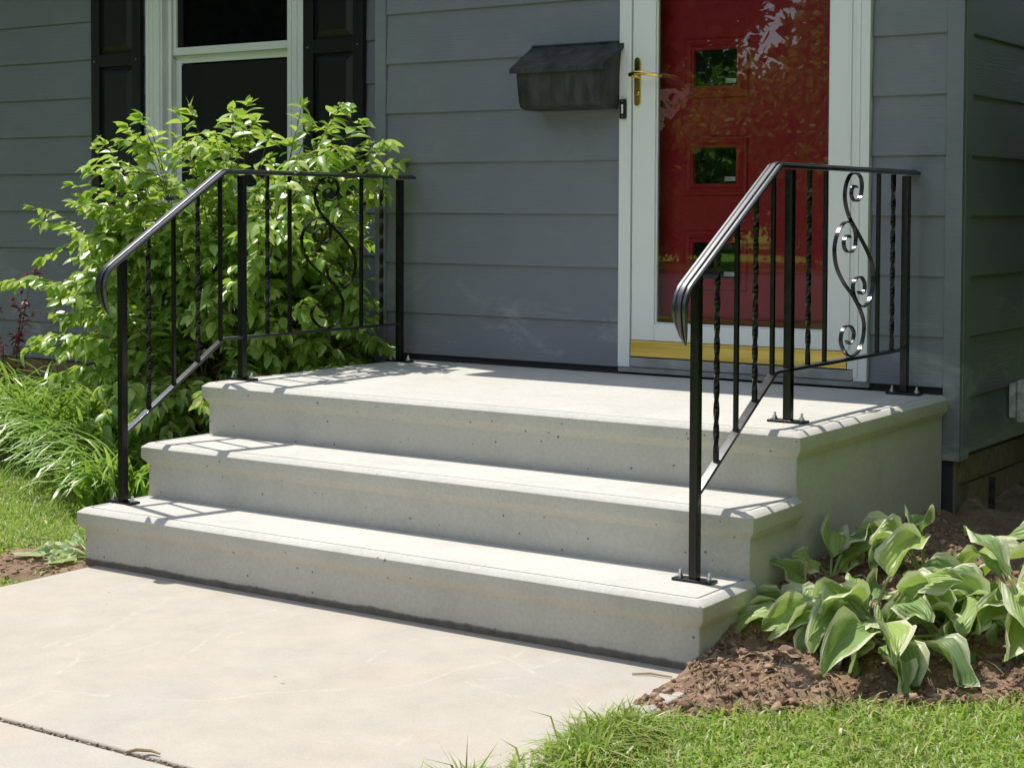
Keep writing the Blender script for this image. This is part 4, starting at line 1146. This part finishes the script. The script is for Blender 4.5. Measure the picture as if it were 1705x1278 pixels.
o = blades('grass', ((2.26, 2.48, -1.35, -0.40), reg_e), 5200, .06, .125, 12)
tag(o, 'taller shaggy grass tufts hanging over the walkway edge', 'grass', kind='stuff')
def reg_l(x, y, g):
    d = ((x + 0.10) / 0.30) ** 2 + ((y - 0.02) / 0.27) ** 2
    return (x < 0.065 + g.normal(0, .012, len(x))) & (y < 1.5 + .12 * np.sin(x * 3)) & ((d > 1.0) | (g.random(len(x)) < .10))
o = blades('grass', ((-3.6, 0.1, -1.6, 1.6), reg_l), 80000, .045, .085, 2)
tag(o, 'sunlit grass between the walkway and the left plant bed', 'grass', kind='stuff')

# ------------------------------------------------------------------ clods, joint grit, straw
import bmesh
def clod_template(seed, sub=1):
    bm = bmesh.new(); bmesh.ops.create_icosphere(bm, subdivisions=sub, radius=1.0)
    g = random.Random(seed)
    for v in bm.verts: v.co *= g.uniform(.42, 1.3)
    tv = [tuple(v.co) for v in bm.verts]; tf = [tuple(v.index for v in f.verts) for f in bm.faces]; bm.free()
    return tv, tf
def clods(name, P, rad, mat, seed, flat=0.7, sub=1):
    g = np.random.default_rng(seed); tv, tf = clod_template(seed, sub)
    n = len(P)
    q = g.normal(size=(n, 3, 3)); Q = np.linalg.qr(q)[0]
    Sx = np.stack([rad * g.uniform(.8, 1.3, n), rad * g.uniform(.7, 1.1, n), rad * g.uniform(.5, 1, n)], 1)
    A = Q * Sx[:, None, :]; A[:, 2, :] *= flat
    return bulk(name, tv, tf, None, A, P, mat, smooth=False)
g = np.random.default_rng(33)
n = 15000
x = 2.345 + g.random(n) ** 1.25 * 1.25; t = g.random(n) ** 1.1
e = bed_edge(x); y = e - 0.03 + t * (1.7 - e)
rad = np.exp(g.normal(-5.35, .62, n)).clip(.002, .034)
P = np.stack([x, y, soil_z(x, y) - rad * .05], 1)
tag(clods('soil_clods', P, rad, CLOD, 4, .85, 1), 'loose crumbs of brown soil strewn over the bed', 'soil', kind='stuff')
for x, y, r_, lb in ((2.70, 0.42, 0.034, 'fist-sized brown clod of earth under the hosta leaves'), (2.52, 0.16, 0.026, 'lumpy brown clod on the dug soil by the step foot')):
    tv, tf = clod_template(int(r_ * 1000), 2)
    m = MB(); m.v = [(x + a * r_ * 1.35, y + b * r_, float(soil_z(np.array(x), np.array(y))) + (c2 + .45) * r_ * .75) for a, b, c2 in tv]; m.f = tf
    tag(m.build('soil_clod', SOIL), lb, 'clod')
n = 420
x = -0.10 + g.normal(0, .14, n); y = 0.0 + g.normal(0, .13, n)
k = (x < 0.05); x, y = x[k], y[k]
P = np.stack([x, y, np.full(len(x), -0.003)], 1)
tag(clods('bark_chips', P, np.exp(g.normal(-5.0, .4, len(x))), CLOD, 6, .5), 'brown bark chips around the flattened hosta', 'bark', kind='stuff')
n = 520
x = g.uniform(0.08, 2.39, n); y = -1.254 + g.normal(0, .005, n)
P = np.stack([x, y, -0.010 + g.uniform(0, .008, n)], 1)
M = Mat('grit', rough=0.9); M.color(M.ramp(rnd_value(M), (0, (0.12, 0.09, 0.06)), (.6, (0.28, 0.22, 0.15)), (1, (0.55, 0.52, 0.48)))); GRIT = M.m
tag(clods('joint_grit', P, g.uniform(.002, .006, n), GRIT, 8), 'grit and crumbs filling the joint between walkway slabs', 'grit', kind='stuff')
m = MB(); m.box(0.075, 2.395, -1.2625, -1.2455, -0.09, -0.010)
tag(m.build('joint_soil', SOIL), 'dark soil in the walkway joint', 'soil', kind='structure')
# dry straw bits on the soil and edge of the slab
def straw(name, P, seed, label, L=(.02, .06)):
    gg = np.random.default_rng(seed); n = len(P)
    az = gg.uniform(0, 2 * np.pi, n); D = np.stack([np.cos(az), np.sin(az), gg.normal(0.05, .2, n)], 1)
    R = frames(D, np.tile([0, 0, 1.0], (n, 1))) * gg.uniform(L[0], L[1], n)[:, None, None]
    tv = [(-.03, 0, 0), (.03, 0, 0), (-.03, .5, .08), (.03, .5, .08), (0, 1, 0)]
    o = bulk(name, tv, [(0, 1, 3, 2), (2, 3, 4)], None, R, P, STRAW, smooth=False)
    return tag(o, label, 'straw', kind='stuff')
n = 420; x = 2.38 + g.random(n) * 1.1; y = bed_edge(x) + g.normal(.08, .14, n)
straw('dry_straw', np.stack([x, y, soil_z(x, y) + .012], 1), 3, 'dry grass bits lying along the soil edge')
n = 700; x = g.uniform(2.45, 4.0, n); y = g.uniform(-1.4, .1, n); k = y < bed_edge(x)
straw('dry_straw', np.stack([x[k], y[k], np.full(k.sum(), .012)], 1), 5, 'dry clippings among the mown grass', (.02, .05))
n = 500; x = g.uniform(-1.6, .0, n); y = g.uniform(-.8, .9, n)
straw('dry_straw', np.stack([x, y, np.full(n, .014)], 1), 7, 'dry clippings in the grass left of the steps', (.02, .05))
m = MB(); m.tube([(1.62, -1.272, 0.006), (1.635, -1.25, 0.009), (1.665, -1.235, 0.008), (1.69, -1.235, .006)], [.003, .004, .0035, .002], 6)
tag(m.build('twig', STRAW), 'curled tan twig lying on the walkway joint', 'twig')
m = MB(); m.tube([(2.21, -0.10, 0.004), (2.25, -0.075, 0.006), (2.31, -0.07, 0.005)], [.002, .003, .002], 5)
tag(m.build('twig', STRAW), 'small straw twig at the foot of the lowest step', 'twig')

# ------------------------------------------------------------------ across the street (seen in the door glass), plus unseen trees added to block light
def tree(loc, h_tr, r_tr, cc, rad, n, size, label, mat=TREEL, seed=1):
    g = np.random.default_rng(seed)
    t = thing('tree', loc, label, 'tree', 'trees across the front yard')
    mb = MB(); l = Vector(loc)
    mb.tube([l, l + Vector((.1, .05, h_tr * .5)), l + Vector((0, .1, h_tr)), Vector(cc) + Vector((0, 0, rad[2] * .4))], [r_tr, r_tr * .8, r_tr * .65, r_tr * .2], 10)
    for k in range(7):
        a = k * 0.9 + seed; st_ = l + Vector((0, .1, h_tr * (0.8 + .04 * k)))
        mb.tube([st_, st_.lerp(Vector(cc), .4) + Vector((math.cos(a), math.sin(a), .2)) * rad[0] * .35, Vector(cc) + Vector((math.cos(a) * rad[0] * .75, math.sin(a) * rad[1] * .75, rad[2] * (.3 * math.sin(k * 2.1))))], [r_tr * .4, r_tr * .25, r_tr * .07], 6)
    mb.build('trunk', BARK, t, smooth=True)
    nc = 90
    dcl = g.normal(size=(nc, 3)); dcl /= np.linalg.norm(dcl, axis=1, keepdims=True)
    ccl = dcl * (g.random(nc) ** .4)[:, None]
    idx = g.integers(0, nc, n)
    P = (ccl[idx] + g.normal(0, .14, (n, 3))) * np.array(rad) + np.array(cc)
    D = g.normal(size=(n, 3)) + np.array([0, 0, -.5]); N = g.normal(size=(n, 3)) + np.array([0, 0, 1.])
    R = frames(D, N) * (size * g.uniform(.6, 1.3, n))[:, None, None]
    tv, tf, tuv = LEAFS[2]
    bulk('crown', tv, tf, tuv, R, P, mat, t)
tree((-14.6, -24.5, 0), 3.4, .24, (-15.6, -24.2, 7.9), (4.4, 3.6, 4.2), 60000, .34, 'broad shade tree with hanging foliage beside the street', seed=3)
tree((-17.2, -38, 0), 2.0, .25, (-17.2, -38, 3.1), (3.0, 3.0, 2.5), 16000, .28, 'round bushy tree across the street before the low house', mat=HEDGEL, seed=5)
tree((-13.6, -36, 0), 2.4, .25, (-13.4, -36, 5.2), (1.9, 2.4, 4.6), 16000, .28, 'upright leafy tree across the street beside the round tree', mat=HEDGEL, seed=7)
tree((-26, -46, 0), 3, .35, (-26, -46, 5.0), (5, 4.5, 3.6), 9000, .3, 'tall dark tree behind the shingle roof', seed=9)
tree((-4, -40, 0), 3, .35, (-4, -40, 6.0), (5.5, 4.5, 5.0), 8000, .3, 'wide tree far down the street', seed=11)
tree((-12.4, -24.5, 0), 0.7, .10, (-12.2, -24.5, 1.3), (1.2, 1.2, 0.9), 3500, .10, 'low young tree by the street under the shade tree', seed=13)
tree((-9.4, -25.2, 0), 0.5, .10, (-9.4, -25.2, 0.9), (1.3, 1.0, 0.85), 3500, .11, 'added low round bush on the far kerb', seed=33)  # added to break up the bright lawn band reflected in the door
tree((-10.9, -26.5, 0), 0.5, .10, (-10.9, -26.5, 0.75), (1.1, 1.0, 0.7), 3000, .11, 'added smaller round bush behind the far kerb', seed=35)  # also added to cover sunlit lawn in the reflection
tree((-14.4, -27, 0), 0.5, .10, (-14.4, -27, 0.9), (1.5, 1.0, 0.85), 3500, .11, 'added wide low bush under the shade tree', seed=37)  # added against the same reflected lawn band
tree((-6.6, -1.8, 0), 1.0, .22, (-6.6, -1.8, 4.9), (2.3, 2.3, 3.7), 13000, .26, 'added unseen conical tree shading the lawn left of the house', mat=DARKL, seed=15)  # added to shade the lawn and keep sky light off the left wall
tree((-6.4, -6.4, 0), 1.0, .22, (-6.4, -6.4, 4.7), (2.3, 2.5, 3.6), 13000, .26, 'added unseen conical tree by the street end of the left lawn', mat=DARKL, seed=29)  # added out of view, blocks front sky for the left wall
tree((-5.6, -4.2, 0), 1.0, .2, (-5.6, -4.2, 4.8), (2.1, 2.1, 3.5), 12000, .26, 'added unseen conical tree between the other two on the left lawn', mat=DARKL, seed=31)  # added to close more of the sky the left wall sees
tree((-10.5, 2.5, 0), 1.2, .22, (-10.5, 2.5, 4.4), (2.6, 3.2, 4.2), 12000, .26, 'added unseen broad tree beyond the end of the house', mat=DARKL, seed=17)  # added out of view to block low sky on the left
tree((8.2, -5.6, 0), 0.6, .2, (8.2, -5.6, 3.4), (2.2, 3.2, 3.3), 14000, .24, 'added unseen green hedge tree along the lawn, nearest the street', mat=HEDGEL, seed=19)  # added out of view to block sky and bounce green light
tree((7.4, -0.4, 0), 0.6, .2, (7.4, -0.4, 3.4), (2.0, 3.2, 3.3), 14000, .24, 'added unseen green hedge tree along the lawn, facing the steps', mat=HEDGEL, seed=21)  # added so the step side gets green bounce instead of sky
tree((7.8, 5.4, 0), 0.6, .2, (7.8, 5.4, 3.8), (2.3, 3.2, 3.7), 14000, .24, 'added unseen green hedge tree along the lawn, beside the side wall', seed=23)  # added to hide the sky from the right side wall
tree((13, -26, 0), 2.4, .3, (13, -26, 6.5), (5.5, 5, 5.0), 9000, .32, 'added unseen spreading tree over the street past the hedge', seed=25)  # added behind the camera to block low sky
tree((3, -29, 0), 2.4, .3, (3, -29, 6.2), (5.0, 5, 4.8), 9000, .32, 'added unseen spreading tree across the street opposite the walkway', seed=27)  # added out of view to block the front sky
nh = thing('neighbour_house', (-24, -36, 0), 'low tan house with brown shingle roof across the street', 'house')
m = MB(); m.box(-31, -20.2, -41, -34, 0, 2.6); m.build('wall', FARW, nh)
m = MB(); m.rings([[(x, -33.4, 2.45), (x, -37.5, 4.9), (x, -41.6, 2.45)] for x in (-31.5, -19.6)])
m.build('roof', SHING, nh)
for x in (-29, -26, -23):
    m = MB(); m.box(x, x + 1.2, -33.99, -33.9, 0.9, 2.1); m.build('window', DARKGL, nh)
